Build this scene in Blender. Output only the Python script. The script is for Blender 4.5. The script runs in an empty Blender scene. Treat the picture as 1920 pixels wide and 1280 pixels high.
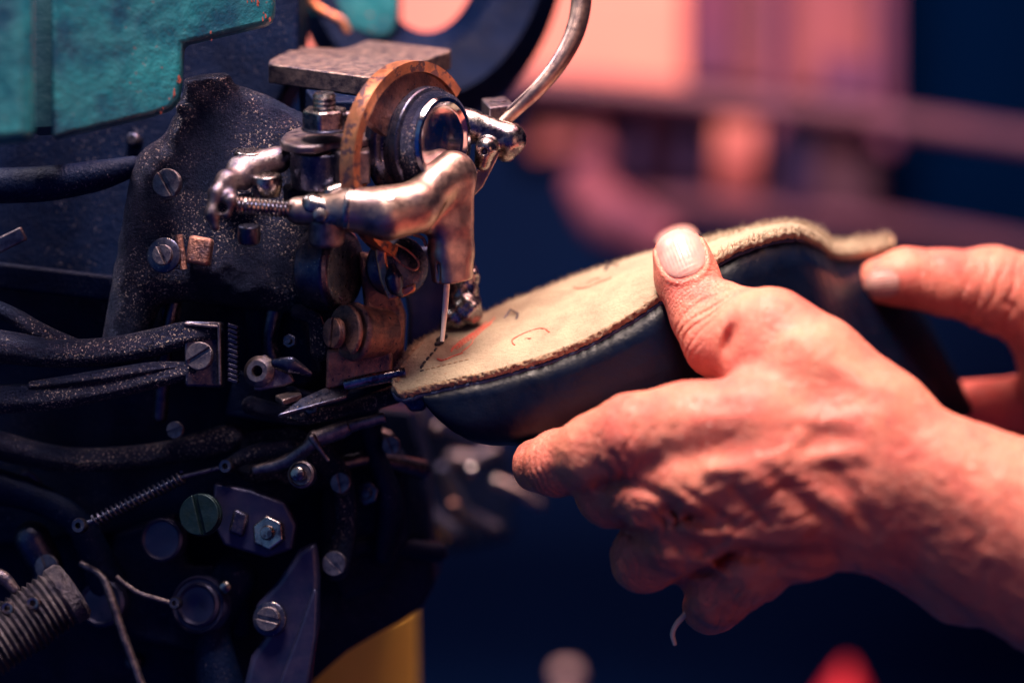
import bpy, math, random
import numpy as np
from mathutils import Vector, Matrix, noise as mnoise

random.seed(7); np.random.seed(7)
SC = bpy.context.scene
COL = SC.collection

# ------------------------------------------------------------------ camera, world, lights, exposure
U = 0.34 / 1920.0            # one working unit in metres at the plane of focus
LENS = 100.0
D = (0.34 * LENS / 36.0) / U # distance to the plane of focus in working units
PITCH = math.radians(17)
CAM_LOC = Vector((0.0, -0.90, 1.30))
cam_rot = Matrix.Rotation(math.pi / 2 - PITCH, 4, 'X')
CAM_M = Matrix.Translation(CAM_LOC) @ cam_rot
cd = bpy.data.cameras.new('camera'); cam = bpy.data.objects.new('camera', cd); COL.objects.link(cam)
cam.matrix_world = CAM_M
cd.lens = LENS; cd.sensor_width = 36; cd.clip_start = 0.02; cd.clip_end = 60
cd.dof.use_dof = True; cd.dof.focus_distance = D * U; cd.dof.aperture_fstop = 2.7; cd.dof.aperture_blades = 0
SC.camera = cam
SC.render.resolution_x = 1024; SC.render.resolution_y = 682
SC.view_settings.view_transform = 'Standard'; SC.view_settings.look = 'None'
SC.view_settings.exposure = 0.0; SC.view_settings.gamma = 1.0
try: SC.view_settings.use_curve_mapping = False
except Exception: pass
SC.cycles.use_denoising = True

w = bpy.data.worlds.new('World'); SC.world = w; w.use_nodes = True
bg = w.node_tree.nodes['Background']; bg.inputs[0].default_value = (0.0, 0.16, 1.0, 1); bg.inputs[1].default_value = 0.035

NP_M = np.array(CAM_M)
def to_world(P):
    """frame coordinates (right, down, away from the plane of focus) -> world metres"""
    P = np.asarray(P, float)
    L = np.stack([P[..., 0] * U, -P[..., 1] * U, -(D + P[..., 2]) * U, np.ones(P.shape[:-1])], -1)
    return (L @ NP_M.T)[..., :3]
def F(x, y, d=0.0):
    k = 1 + d / D
    return np.array([(x - 960) * k, (y - 640) * k, d], float)
def Fa(a):
    a = np.asarray(a, float); k = (1 + a[..., 2] / D)[..., None]
    return np.concatenate([(a[..., :2] - np.array([960, 640])) * k, a[..., 2:3]], -1)
UP = np.array([0, -math.cos(PITCH), -math.sin(PITCH)])
RT = np.array([1.0, 0, 0])
FW = np.cross(UP, RT)          # horizontal direction away from the viewer (checked below)
if FW[2] < 0: FW = -FW
TOCAM = np.array([0, 0, -1.0])

def area(name, loc, target, size, power, color, sy=None):
    l = bpy.data.lights.new(name, 'AREA'); l.energy = power; l.color = color; l.size = size
    if sy: l.shape = 'RECTANGLE'; l.size_y = sy
    o = bpy.data.objects.new(name, l); COL.objects.link(o)
    a = Vector(to_world(np.array(loc, float))); b = Vector(to_world(np.array(target, float)))
    o.location = a; o.rotation_euler = (b - a).to_track_quat('-Z', 'Y').to_euler()
    return o
area('key_lamp', (-300, -4500, -1600), (300, 200, 0), 0.30, 26.0, (1.0, 0.76, 0.64))
area('window_lamp', (-2800, -3600, 900), (-200, 0, 0), 0.14, 5.0, (1.0, 0.86, 0.82))
area('warm_reflection_fill', (2700, 280, -3500), (-100, -150, 0), 0.20, 0.62, (1.0, 0.40, 0.27), 0.36)  # added fill, gives the metal its salmon reflections
area('blue_fill_lamp', (-4000, 300, -7800), (-300, 200, 0), 3.2, 4.0, (0.05, 0.17, 1.0))
area('teal_fill', (-6200, -2600, -3600), (-1400, -500, 0), 1.6, 1.5, (0.42, 0.80, 1.0))  # added fill that brightens the teal housing
area('low_purple_fill', (1200, 4200, -2500), (300, 300, 0), 1.4, 0.35, (0.50, 0.06, 0.50))  # added fill from below, turns the shaded skin purple
area('rack_fill', (800, -4200, 600), (900, -600, 4200), 0.5, 12.5, (1.0, 0.50, 0.40))  # added warm fill so the things behind are lit

# ------------------------------------------------------------------ materials
def mat(name, c1, c2=None, cs=300, metallic=0.0, r1=0.5, r2=None, rs=500, bump=None, bump2=None, speck=None,
        speck2=None, sss=None, coat=0.0, aniso=None, spec=0.5, ctr=(0.35, 0.65), attr=None, vor=None):
    m = bpy.data.materials.new(name); m.use_nodes = True
    nt = m.node_tree; N = nt.nodes; L = nt.links
    b = N['Principled BSDF']
    tc = N.new('ShaderNodeTexCoord')
    def noise(scale, detail=4, rough=0.6, sc=None):
        n = N.new('ShaderNodeTexNoise'); n.inputs['Scale'].default_value = scale; n.inputs['Detail'].default_value = detail
        n.inputs['Roughness'].default_value = rough
        if sc:
            mp = N.new('ShaderNodeMapping'); mp.inputs['Scale'].default_value = sc; L.new(tc.outputs['Object'], mp.inputs[0]); L.new(mp.outputs[0], n.inputs['Vector'])
        else: L.new(tc.outputs['Object'], n.inputs['Vector'])
        return n.outputs['Fac']
    def ramp(src, lo, hi):
        r = N.new('ShaderNodeMapRange'); r.inputs[1].default_value = lo; r.inputs[2].default_value = hi; L.new(src, r.inputs[0]); return r.outputs[0]
    def mix(f, a, c):
        x = N.new('ShaderNodeMix'); x.data_type = 'RGBA'; L.new(f, x.inputs[0])
        for v, i in ((a, 6), (c, 7)):
            if isinstance(v, tuple): x.inputs[i].default_value = (*v, 1)
            else: L.new(v, x.inputs[i])
        return x.outputs[2]
    col = c1
    if c2: col = mix(ramp(noise(cs), *ctr), c1, c2)
    if attr:
        at = N.new('ShaderNodeAttribute'); at.attribute_name = attr[0]
        col = mix(at.outputs['Fac'], col, attr[1])
    for s in (speck, speck2):
        if s:
            f = ramp(noise(s[0], 3, 0.65), s[1], s[1] + 0.03)
            if len(s) > 3:
                mu = N.new('ShaderNodeMath'); mu.operation = 'MULTIPLY'; L.new(f, mu.inputs[0]); L.new(ramp(noise(s[3], 2, .6), 0.42, 0.60), mu.inputs[1]); f = mu.outputs[0]
            col = mix(f, col, s[2])
    if isinstance(col, tuple): b.inputs['Base Color'].default_value = (*col, 1)
    else: L.new(col, b.inputs['Base Color'])
    b.inputs['Metallic'].default_value = metallic
    b.inputs['Specular IOR Level'].default_value = spec
    if r2 is not None:
        mr = N.new('ShaderNodeMapRange'); mr.inputs[1].default_value = 0.3; mr.inputs[2].default_value = 0.7
        mr.inputs[3].default_value = r1; mr.inputs[4].default_value = r2
        L.new(noise(rs, sc=aniso), mr.inputs[0]); L.new(mr.outputs[0], b.inputs['Roughness'])
    else: b.inputs['Roughness'].default_value = r1
    prev = None
    for bp in (bump, bump2):
        if bp:
            bn = N.new('ShaderNodeBump'); bn.inputs['Strength'].default_value = bp[1]; bn.inputs['Distance'].default_value = bp[2]
            L.new(noise(bp[0], 5, bp[3] if len(bp) > 3 else 0.6, bp[4] if len(bp) > 4 else None), bn.inputs['Height'])
            if prev: L.new(prev, bn.inputs['Normal'])
            prev = bn.outputs[0]
    if vor:
        v = N.new('ShaderNodeTexVoronoi'); v.inputs['Scale'].default_value = vor[0]; v.feature = 'DISTANCE_TO_EDGE'; L.new(tc.outputs['Object'], v.inputs['Vector'])
        bn = N.new('ShaderNodeBump'); bn.inputs['Strength'].default_value = vor[1]; bn.inputs['Distance'].default_value = vor[2]
        L.new(ramp(v.outputs['Distance'], 0, 0.12), bn.inputs['Height'])
        if prev: L.new(prev, bn.inputs['Normal'])
        prev = bn.outputs[0]
    if prev: L.new(prev, b.inputs['Normal'])
    if sss:
        b.inputs['Subsurface Weight'].default_value = sss[0]; b.inputs['Subsurface Radius'].default_value = (1.0, 0.3, 0.16)
        b.inputs['Subsurface Scale'].default_value = sss[1]
    b.inputs['Coat Weight'].default_value = coat; b.inputs['Coat Roughness'].default_value = 0.15
    return m

M = {}
M['iron'] = mat('cast_iron', (0.003, 0.010, 0.045), (0.018, 0.022, 0.065), 90, 0.75, 0.24, 0.5, 900, bump=(1000, 1.0, 0.0016, 0.75), bump2=(220, 0.3, 0.002), speck=(1350, 0.595, (0.62, 0.50, 0.45), 45))  # pale specks: dust, and the sparkle of the grain painted into the colour
M['iron_dark'] = mat('oiled_iron', (0.0003, 0.004, 0.025), (0.0012, 0.008, 0.042), 60, 0.2, 0.40, 0.65, 400, bump=(900, 0.6, 0.0008), bump2=(70, 0.2, 0.004), spec=0.12, speck=(1100, 0.64, (0.12, 0.11, 0.16), 40))
M['iron_smooth'] = mat('blackened_steel', (0.02, 0.03, 0.08), (0.08, 0.075, 0.12), 240, 0.85, 0.22, 0.42, 700, bump=(900, 0.25, 0.0004), speck=(1200, 0.65, (0.35, 0.28, 0.25)))
M['steel'] = mat('worn_steel', (0.42, 0.38, 0.38), (0.14, 0.12, 0.15), 230, 1.0, 0.16, 0.36, 600, bump=(420, 0.22, 0.0005), bump2=(2200, 0.12, 0.0002), speck=(2300, 0.70, (0.02, 0.02, 0.04)), speck2=(170, 0.58, (0.09, 0.07, 0.10)))
M['steel_dull'] = mat('dull_steel', (0.26, 0.21, 0.23), (0.06, 0.055, 0.10), 300, 0.95, 0.3, 0.5, 500, bump=(1600, 0.5, 0.0005), speck=(1500, 0.68, (0.01, 0.01, 0.03)))
M['steel_dark'] = mat('dark_threaded_steel', (0.16, 0.14, 0.17), (0.03, 0.03, 0.06), 200, 0.9, 0.28, 0.5, 500, bump=(900, 1.0, 0.0012, 0.7), speck=(1200, 0.62, (0.01, 0.01, 0.03)))
M['plate'] = mat('scratched_plate', (0.30, 0.22, 0.21), (0.06, 0.05, 0.08), 320, 0.9, 0.33, 0.55, 700, bump=(1500, 0.8, 0.0006, 0.7), speck=(420, 0.66, (0.02, 0.02, 0.05)))
M['foot'] = mat('foot_steel', (0.52, 0.37, 0.32), (0.18, 0.13, 0.15), 100, 1.0, 0.30, 0.46, 500, bump=(380, 0.15, 0.0005), speck=(1500, 0.71, (0.05, 0.03, 0.05)), bump2=(2400, 0.2, 0.0003))
M['chrome'] = mat('chrome', (0.62, 0.60, 0.64), (0.35, 0.32, 0.38), 200, 1.0, 0.08, 0.2, 300, bump=(300, 0.06, 0.0004))
M['brass'] = mat('worn_brass', (0.82, 0.33, 0.16), (0.46, 0.19, 0.13), 190, 0.9, 0.28, 0.48, 400, bump=(700, 0.35, 0.0004), speck=(240, 0.55, (0.20, 0.11, 0.13)), speck2=(1200, 0.68, (0.05, 0.03, 0.05)))
M['copper'] = mat('rusty_copper', (0.38, 0.18, 0.14), (0.08, 0.05, 0.07), 150, 0.75, 0.32, 0.55, 500, bump=(900, 0.9, 0.0008), speck=(700, 0.63, (0.03, 0.02, 0.05)))
M['teal'] = mat('teal_enamel', (0.0015, 0.040, 0.085), (0.010, 0.155, 0.205), 38, 0.0, 0.33, 0.5, 160, bump=(90, 0.5, 0.0022, 0.7), bump2=(700, 0.2, 0.0005), speck=(300, 0.66, (0.20, 0.04, 0.04), 30), ctr=(0.38, 0.62), coat=0.15)
M['rust'] = mat('red_rust', (0.30, 0.05, 0.03), (0.18, 0.03, 0.03), 900, r1=0.9)
M['green'] = mat('green_steel', (0.003, 0.013, 0.018), (0.005, 0.02, 0.035), 300, 0.6, 0.35, 0.5, 500, bump=(900, 0.3, 0.0004))
M['lever'] = mat('grey_lever', (0.015, 0.022, 0.075), (0.035, 0.032, 0.09), 120, 0.5, 0.32, 0.5, 300, bump=(500, 0.2, 0.0005))
M['skin'] = mat('skin', (0.74, 0.27, 0.185), (0.60, 0.15, 0.12), 55, 0.0, 0.34, 0.52, 300, bump=(260, 0.45, 0.0009), sss=(0.22, 0.0028), attr=('ruddy', (0.48, 0.065, 0.07)), speck=(90, 0.66, (0.52, 0.14, 0.12)), bump2=(85, 0.5, 0.0025), vor=(700, 0.6, 0.0005), spec=0.4)
M['nail'] = mat('thumbnail', (0.60, 0.36, 0.32), (0.50, 0.27, 0.25), 150, 0.0, 0.36, 0.45, 200, bump=(700, 0.12, 0.0003, 0.5, (1, 1, 1)), sss=(0.3, 0.003), spec=0.5, coat=0.06)
M['board'] = mat('insole_board', (0.46, 0.39, 0.275), (0.35, 0.28, 0.20), 90, 0.0, 0.8, bump=(1000, 1.0, 0.0010, 0.75), bump2=(200, 0.4, 0.002), speck=(700, 0.68, (0.33, 0.19, 0.12)))
M['cork'] = mat('board_edge', (0.52, 0.38, 0.24), (0.30, 0.18, 0.12), 420, 0.0, 0.85, bump=(900, 1.0, 0.0012, 0.7), speck=(620, 0.66, (0.09, 0.04, 0.04)))
M['pile'] = mat('felt_edge', (0.54, 0.46, 0.34), (0.38, 0.29, 0.20), 700, 0.0, 0.9, bump=(1200, 1.0, 0.0012, 0.7))
M['leather'] = mat('black_leather', (0.0006, 0.003, 0.014), (0.0015, 0.005, 0.020), 90, 0.0, 0.30, 0.46, 150, bump=(900, 0.18, 0.0004), bump2=(30, 0.25, 0.004), spec=0.26, speck=(900, 0.80, (0.3, 0.2, 0.25)))
M['binding'] = mat('navy_binding', (0.012, 0.028, 0.09), (0.03, 0.05, 0.13), 500, 0.0, 0.5, 0.7, 500, bump=(1300, 0.8, 0.0005))
M['ink'] = mat('red_ink', (0.72, 0.07, 0.05), (0.70, 0.20, 0.13), 1500, 0.0, 0.7)
M['thread'] = mat('cream_thread', (0.72, 0.55, 0.42), None, metallic=0, r1=0.7, bump=(3000, 0.4, 0.0002))
M['black_thread'] = mat('black_thread', (0.006, 0.006, 0.02), None, r1=0.6)
M['needle'] = mat('pale_needle', (0.90, 0.74, 0.62), (0.8, 0.62, 0.52), 400, 0.0, 0.35)
M['grease'] = mat('grease', (0.01, 0.012, 0.03), None, r1=0.15, coat=0.5)
M['yellow'] = mat('yellow_plastic', (0.97, 0.70, 0.10), (0.94, 0.62, 0.09), 30, 0.0, 0.5, 0.6, 100, bump=(100, 0.1, 0.001))
M['salmon'] = mat('salmon_board', (0.74, 0.27, 0.215), (0.66, 0.20, 0.18), 8, r1=0.8, bump=(60, 0.2, 0.002))
M['coral'] = mat('coral_card', (0.50, 0.16, 0.14), (0.40, 0.10, 0.12), 14, r1=0.8)
M['bundle'] = mat('bundle_cloth', (0.20, 0.045, 0.075), (0.09, 0.02, 0.06), 14, r1=0.8)
M['railplum'] = mat('plum_rail', (0.085, 0.022, 0.055), (0.05, 0.015, 0.045), 12, r1=0.8)
M['plum'] = mat('plum_cloth', (0.12, 0.02, 0.07), (0.07, 0.02, 0.08), 20, r1=0.8, bump=(200, 0.3, 0.001))
M['plumhaze'] = mat('plum_haze_paint', (0.10, 0.025, 0.07), (0.05, 0.016, 0.06), 8, r1=0.8)  # colour of the sheet that stands in for purple haze
M['mauve'] = mat('mauve_board', (0.26, 0.07, 0.095), (0.12, 0.035, 0.075), 12, r1=0.8, bump=(60, 0.2, 0.002))
M['pinkwood'] = mat('rail_paint', (0.12, 0.035, 0.07), (0.07, 0.022, 0.06), 12, r1=0.6, bump=(80, 0.2, 0.001))
M['dark'] = mat('dark_cloth', (0.006, 0.008, 0.035), (0.02, 0.01, 0.04), 10, r1=0.8, spec=0.1)
M['red'] = mat('red_plastic', (0.60, 0.02, 0.04), None, r1=0.4)
M['navy'] = mat('navy_wall', (0.0008, 0.012, 0.065), (0.001, 0.015, 0.08), 5, r1=0.8, bump=(40, 0.2, 0.002), spec=0.1)
M['pale'] = mat('pale_plastic', (0.42, 0.29, 0.31), None, r1=0.4)

# ------------------------------------------------------------------ scene graph helpers
def tag(o, label, cat, group=None, kind=None):
    if label: o['label'] = label
    if cat: o['category'] = cat
    if group: o['group'] = group
    if kind: o['kind'] = kind
    return o
def thing(name, at, label, cat, group=None):
    o = bpy.data.objects.new(name, None); COL.objects.link(o); o.empty_display_size = 0.02
    o.location = Vector(to_world(at)); tag(o, label, cat, group)
    o['_o'] = list(o.location); return o
def world_origin(p):
    return Vector(p['_o']) if p is not None and '_o' in p else Vector((0, 0, 0))

def finish(name, V, faces, m, parent=None, smooth=True, bevel=0.0, subsurf=0, label=None, auto=35, origin=None):
    W = to_world(np.asarray(V, float))
    if origin is None: origin = W.mean(0)
    else: origin = to_world(np.asarray(origin, float))
    me = bpy.data.meshes.new(name)
    me.from_pydata((W - origin).tolist(), [], [list(map(int, f)) for f in faces] if not isinstance(faces, np.ndarray) else faces.tolist())
    me.update()
    o = bpy.data.objects.new(name, me); COL.objects.link(o)
    me.materials.append(m)
    po = world_origin(parent)
    o.location = Vector(origin) - po
    o['_o'] = [float(v) for v in origin]
    if parent is not None: o.parent = parent
    if smooth:
        for p in me.polygons: p.use_smooth = True
        if auto: me.set_sharp_from_angle(angle=math.radians(auto))
    if bevel:
        md = o.modifiers.new('bevel', 'BEVEL'); md.width = bevel * U; md.segments = 3; md.limit_method = 'ANGLE'; md.angle_limit = math.radians(35)
        md.harden_normals = False
    if subsurf:
        md = o.modifiers.new('sub', 'SUBSURF'); md.levels = subsurf; md.render_levels = subsurf
    if label: o['label'] = label
    return o

def nrm(v): v = np.asarray(v, float); return v / (np.linalg.norm(v) + 1e-12)
def basis(a):
    a = nrm(a); h = UP if abs(a @ UP) < 0.9 else RT
    e1 = nrm(h - a * (h @ a)); return e1, np.cross(a, e1)

def catmull(pts, n=8):
    P = np.asarray(pts, float); out = []
    Q = np.vstack([2 * P[0] - P[1], P, 2 * P[-1] - P[-2]])
    for i in range(1, len(Q) - 2):
        for j in range(n):
            t = j / n; a, b, c, d = Q[i - 1], Q[i], Q[i + 1], Q[i + 2]
            out.append(0.5 * ((2 * b) + (c - a) * t + (2 * a - 5 * b + 4 * c - d) * t * t + (3 * b - a - 3 * c + d) * t ** 3))
    out.append(P[-1]); return np.array(out)

class MB:
    def __init__(s): s.V = []; s.Fc = []
    def add(s, V, Fc):
        o = len(s.V); s.V.extend([list(v) for v in V]); s.Fc.extend([[i + o for i in f] for f in Fc]); return s
    def tube(s, pts, r, n=16, caps=True, flat=None, round_ends=False):
        pts = np.asarray(pts, float); m = len(pts)
        r = np.full(m, r, float) if np.isscalar(r) else np.interp(np.linspace(0, 1, m), np.linspace(0, 1, len(r)), r)
        if round_ends:
            t0 = nrm(pts[0] - pts[1]); t1 = nrm(pts[-1] - pts[-2]); a = []; ra = []
            for k in (0.05, 0.35, 0.65, 0.88): a.append(pts[0] + t0 * r[0] * math.cos(k * math.pi / 2) * 1.0); ra.append(r[0] * math.sin(k * math.pi / 2))
            b = []; rb = []
            for k in (0.88, 0.65, 0.35, 0.05): b.append(pts[-1] + t1 * r[-1] * math.cos(k * math.pi / 2)); rb.append(r[-1] * math.sin(k * math.pi / 2))
            pts = np.vstack([a, pts, b]); r = np.concatenate([ra, r, rb]); m = len(pts)
        T = np.gradient(pts, axis=0); e1, _ = basis(T[0]); V = []
        for i in range(m):
            t = nrm(T[i]); e1 = nrm(e1 - t * (e1 @ t)); e2 = np.cross(t, e1)
            for k in range(n):
                a = 2 * math.pi * k / n; V.append(pts[i] + r[i] * (math.cos(a) * e1 + math.sin(a) * e2 * (flat or 1)))
        Fc = [[i * n + k, i * n + (k + 1) % n, (i + 1) * n + (k + 1) % n, (i + 1) * n + k] for i in range(m - 1) for k in range(n)]
        if caps: Fc.append(list(range(n))[::-1]); Fc.append([(m - 1) * n + k for k in range(n)])
        return s.add(V, Fc)
    def lathe(s, c, axis, prof, n=40, a0=0, a1=2 * math.pi, sx=1.0):
        c = np.asarray(c, float); a = nrm(axis); e1, e2 = basis(a); full = abs(a1 - a0 - 2 * math.pi) < 1e-6
        cols = n if full else n + 1; V = []
        for k in range(cols):
            t = a0 + (a1 - a0) * k / n; d = math.cos(t) * e1 + math.sin(t) * e2
            for (r, h) in prof: V.append(c + d * max(r, 0.01) + a * h)
        m = len(prof); Fc = []
        for k in range(n):
            k2 = (k + 1) % cols
            for j in range(m - 1): Fc.append([k * m + j, k2 * m + j, k2 * m + j + 1, k * m + j + 1])
        if not full: Fc.append([j for j in range(m)]); Fc.append([(cols - 1) * m + j for j in range(m)][::-1])
        return s.add(V, Fc)
    def prism(s, poly, ext):
        poly = np.asarray(poly, float); n = len(poly); ext = np.asarray(ext, float)
        V = np.vstack([poly, poly + ext])
        Fc = [list(range(n)), list(range(n, 2 * n))[::-1]] + [[i, i + n, (i + 1) % n + n, (i + 1) % n] for i in range(n)]
        return s.add(V, Fc)
    def box(s, c, hx, hy, hz):
        c = np.asarray(c, float); hx, hy, hz = map(lambda v: np.asarray(v, float), (hx, hy, hz))
        return s.prism([c - hx - hy - hz, c + hx - hy - hz, c + hx + hy - hz, c - hx + hy - hz], 2 * hz)
    def helix(s, p0, p1, R, r, turns, n=14):
        p0 = np.asarray(p0, float); p1 = np.asarray(p1, float); e1, e2 = basis(p1 - p0); pts = []
        N_ = int(turns * n)
        for i in range(N_ + 1):
            t = i / N_; a = 2 * math.pi * turns * t; pts.append(p0 + (p1 - p0) * t + R * (math.cos(a) * e1 + math.sin(a) * e2))
        return s.tube(pts, r, 6)
    def build(s, name, m, parent=None, **k): return finish(name, s.V, s.Fc, m, parent, **k)

def px(poly, d):
    """photo outline -> frame points at distance d (number or function of x, y)"""
    return [F(x, y, d(x, y) if callable(d) else d) for x, y in poly]
def onplane(x, y, ref, n):
    """the point of the plane (ref, n) on the line of sight of (x, y)"""
    ray = np.array([(x - 960), (y - 640), D], float); o = np.array([0, 0, -D], float)
    t = ((ref - o) @ n) / (ray @ n); return o + ray * t
def path(pts, n=8): return catmull([F(*p) for p in pts], n)

# ------------------------------------------------------------------ signed-distance modelling (numpy) and surface nets
def rc(P, a, b, ra, rb):
    a = np.asarray(a, np.float32); b = np.asarray(b, np.float32); ab = b - a
    t = np.clip(((P - a) @ ab) / (ab @ ab), 0, 1)
    return np.linalg.norm(P - a - t[:, None] * ab, axis=1) - (ra + (rb - ra) * t)
def ell(P, c, r):
    q = (P - np.asarray(c, np.float32)) / np.asarray(r, np.float32); k = np.linalg.norm(q, axis=1)
    return (k - 1) * min(r)
def bx(P, c, ax, h, r):
    q = (P - np.asarray(c, np.float32)) @ np.asarray(ax, np.float32).T
    q = np.abs(q) - (np.asarray(h, np.float32) - r)
    return np.linalg.norm(np.maximum(q, 0), axis=1) + np.minimum(q.max(1), 0) - r
def smin(a, b, k):
    h = np.maximum(k - np.abs(a - b), 0) / k; return np.minimum(a, b) - h * h * k * 0.25
def smax(a, b, k): return -smin(-a, -b, k)
def chain(P, pts, k=20):
    d = None
    for (a, ra), (b, rb) in zip(pts[:-1], pts[1:]):
        q = rc(P, a, b, ra, rb); d = q if d is None else smin(d, q, k)
    return d
def nets(f, lo, hi, vox):
    lo = np.asarray(lo, float); hi = np.asarray(hi, float); B = 8
    nb = np.ceil((hi - lo) / (vox * B)).astype(int); n = nb * B + 1
    bi = np.stack(np.meshgrid(*[np.arange(k) for k in nb], indexing='ij'), -1).reshape(-1, 3)
    cen = lo + (bi + 0.5) * vox * B
    dv = f(cen.astype(np.float32)); act = np.abs(dv) < vox * B * 1.35
    G = np.empty(n, np.float32)
    Gs = np.repeat(np.repeat(np.repeat(dv.reshape(nb), B, 0), B, 1), B, 2)
    G[:-1, :-1, :-1] = Gs; G[-1] = 1e3; G[:, -1] = 1e3; G[:, :, -1] = 1e3
    off = np.stack(np.meshgrid(*[np.arange(B + 1)] * 3, indexing='ij'), -1).reshape(-1, 3)
    ab = bi[act]
    for s0 in range(0, len(ab), 600):
        idx = (ab[s0:s0 + 600, None, :] * B + off[None]).reshape(-1, 3)
        G[idx[:, 0], idx[:, 1], idx[:, 2]] = f((lo + idx * vox).astype(np.float32))
    G[0] = np.maximum(G[0], 1); G[-1] = np.maximum(G[-1], 1); G[:, 0] = np.maximum(G[:, 0], 1); G[:, -1] = np.maximum(G[:, -1], 1)
    G[:, :, 0] = np.maximum(G[:, :, 0], 1); G[:, :, -1] = np.maximum(G[:, :, -1], 1)
    S = G < 0
    c = np.zeros(np.array(S.shape) - 1, np.uint8)
    for i in (0, 1):
        for j in (0, 1):
            for k in (0, 1): c += S[i:S.shape[0] - 1 + i, j:S.shape[1] - 1 + j, k:S.shape[2] - 1 + k]
    cell = np.argwhere((c > 0) & (c < 8))
    ID = -np.ones(c.shape, np.int64); ID[cell[:, 0], cell[:, 1], cell[:, 2]] = np.arange(len(cell))
    acc = np.zeros((len(cell), 3)); cnt = np.zeros(len(cell))
    for ax in range(3):
        o1, o2 = [a for a in range(3) if a != ax]
        for i in (0, 1):
            for j in (0, 1):
                a = cell.copy(); a[:, o1] += i; a[:, o2] += j; b = a.copy(); b[:, ax] += 1
                va = G[a[:, 0], a[:, 1], a[:, 2]]; vb = G[b[:, 0], b[:, 1], b[:, 2]]; m = (va < 0) != (vb < 0)
                t = np.where(m, va / np.where(m, va - vb, 1), 0)
                p = a.astype(float); p[:, ax] += t; acc[m] += p[m]; cnt[m] += 1
    V = lo + acc / cnt[:, None] * vox
    quads = []
    for ax in range(3):
        sl1 = [slice(None)] * 3; sl2 = [slice(None)] * 3; sl1[ax] = slice(0, -1); sl2[ax] = slice(1, None)
        m = S[tuple(sl1)] != S[tuple(sl2)]; e = np.argwhere(m)
        o1, o2 = (ax + 1) % 3, (ax + 2) % 3
        e = e[(e[:, o1] > 0) & (e[:, o2] > 0)]; inside = S[e[:, 0], e[:, 1], e[:, 2]]
        q = []
        for (i, j) in ((0, 0), (-1, 0), (-1, -1), (0, -1)):
            a = e.copy(); a[:, o1] += i; a[:, o2] += j; q.append(ID[a[:, 0], a[:, 1], a[:, 2]])
        q = np.stack(q, 1); q[~inside] = q[~inside][:, ::-1]; quads.append(q)
    Q = np.vstack(quads)
    for _ in range(2):   # settle the vertices on the surface
        g = np.zeros_like(V); v0 = f(V.astype(np.float32))
        for a in range(3):
            e = np.zeros(3); e[a] = 1.0; g[:, a] = (f((V + e).astype(np.float32)) - f((V - e).astype(np.float32))) / 2
        gl = np.maximum((g ** 2).sum(1), 0.25); V = V - g * (np.clip(v0, -vox, vox) / gl)[:, None] * 0.8
    return V, Q
def sdf_obj(name, f, lo, hi, vox, m, parent, **k):
    V, Q = nets(f, lo, hi, vox); k.setdefault('auto', 0)
    # the frame is left-handed seen from the world: flip so that normals point out
    return finish(name, V, Q[:, ::-1], m, parent, **k)

# ================================================================== SETTING
def quad_wall(name, pts, m, ext, **k):
    b = MB(); b.prism(pts, ext); o = b.build(name, m, None, smooth=False, **k); o['kind'] = 'structure'; return o
wall = quad_wall('wall', px([(-3000, -2500), (4500, -2500), (4500, 3500), (-3000, 3500)], 9000), M['navy'], (0, 0, 100))
fl_y = 3600
flr = MB(); a0 = F(960, 640, 0) - UP * 3600
flr.prism([a0 + RT * sx * 9000 + FW * fy for sx, fy in ((-1, -3000), (1, -3000), (1, 9300), (-1, 9300))], -UP * 60)
o = flr.build('floor', M['navy'], None, smooth=False); o['kind'] = 'structure'

# rack of boards behind
rk = thing('storage_rack', F(1500, 1500, 3000), 'blurred storage rack with a slanting mauve rail behind the black shoe', 'rack')
b = MB(); b.tube([F(900, 148, 3600), F(1250, 178, 3600), F(1600, 215, 3600), F(2100, 290, 3600)], 38, 12); b.build('rail', M['pinkwood'], rk)
b = MB(); b.tube([F(1090, 372, 3700), F(1300, 385, 3700), F(1650, 420, 3700), F(2100, 500, 3700)], 36, 12); b.build('rail', M['railplum'], rk)
for x in (1452, 1660):
    b = MB(); b.box(F(x, -240, 3800), (26, 0, 0), (0, 900, 0), (0, 0, 30)); b.build('post', M['plum'], rk)

def board(name, poly, d, m, label, cat, th=60, **k):
    b = MB(); b.prism(px(poly, d), (0, 0, th)); o = b.build(name, m, None, smooth=False, bevel=6, **k); tag(o, label, cat); return o
board('display_board', [(380, -500), (1284, -500), (1284, 158), (900, 128), (380, 150)], 3750, M['salmon'], 'bright salmon pink board glowing out of focus behind the curved chrome tube', 'board')
board('cloth_roll', [(1296, -500), (1372, -500), (1372, 150), (1296, 145)], 3800, M['plum'], 'dark plum roll standing right beside the bright salmon board', 'roll')
board('wooden_panel', [(1378, -500), (1640, -500), (1636, 178), (1378, 160)], 4000, M['mauve'], 'dusty rose panel leaning left of the dark cupboard', 'panel')
board('dark_cupboard', [(1668, -600), (2400, -600), (2400, 520), (1668, 455)], 4200, mat('cupboard_paint', (0.0002, 0.004, 0.022), None, r1=1.0, spec=0.0), 'dark navy cupboard in the upper right corner behind the slanting rail', 'cupboard', th=700)
board('plum_haze_sheet', [(1060, 120), (1690, 170), (1690, 470), (1120, 420)], 4500, M['plumhaze'], 'dull plum curtain added as haze behind the rails of the rack', 'sheet')  # plum sheet added to paint the dark purple haze between the rails
board('storage_box', [(1010, 205), (1110, 205), (1105, 270), (1000, 290)], 4000, M['coral'], 'small coral box under the rail nearest the machine clamp', 'box', th=150)
board('storage_box', [(1150, 190), (1215, 190), (1215, 305), (1140, 300)], 4100, M['mauve'], 'small dusty rose box under the slanting rail left of the black strap', 'box', th=150)
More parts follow.
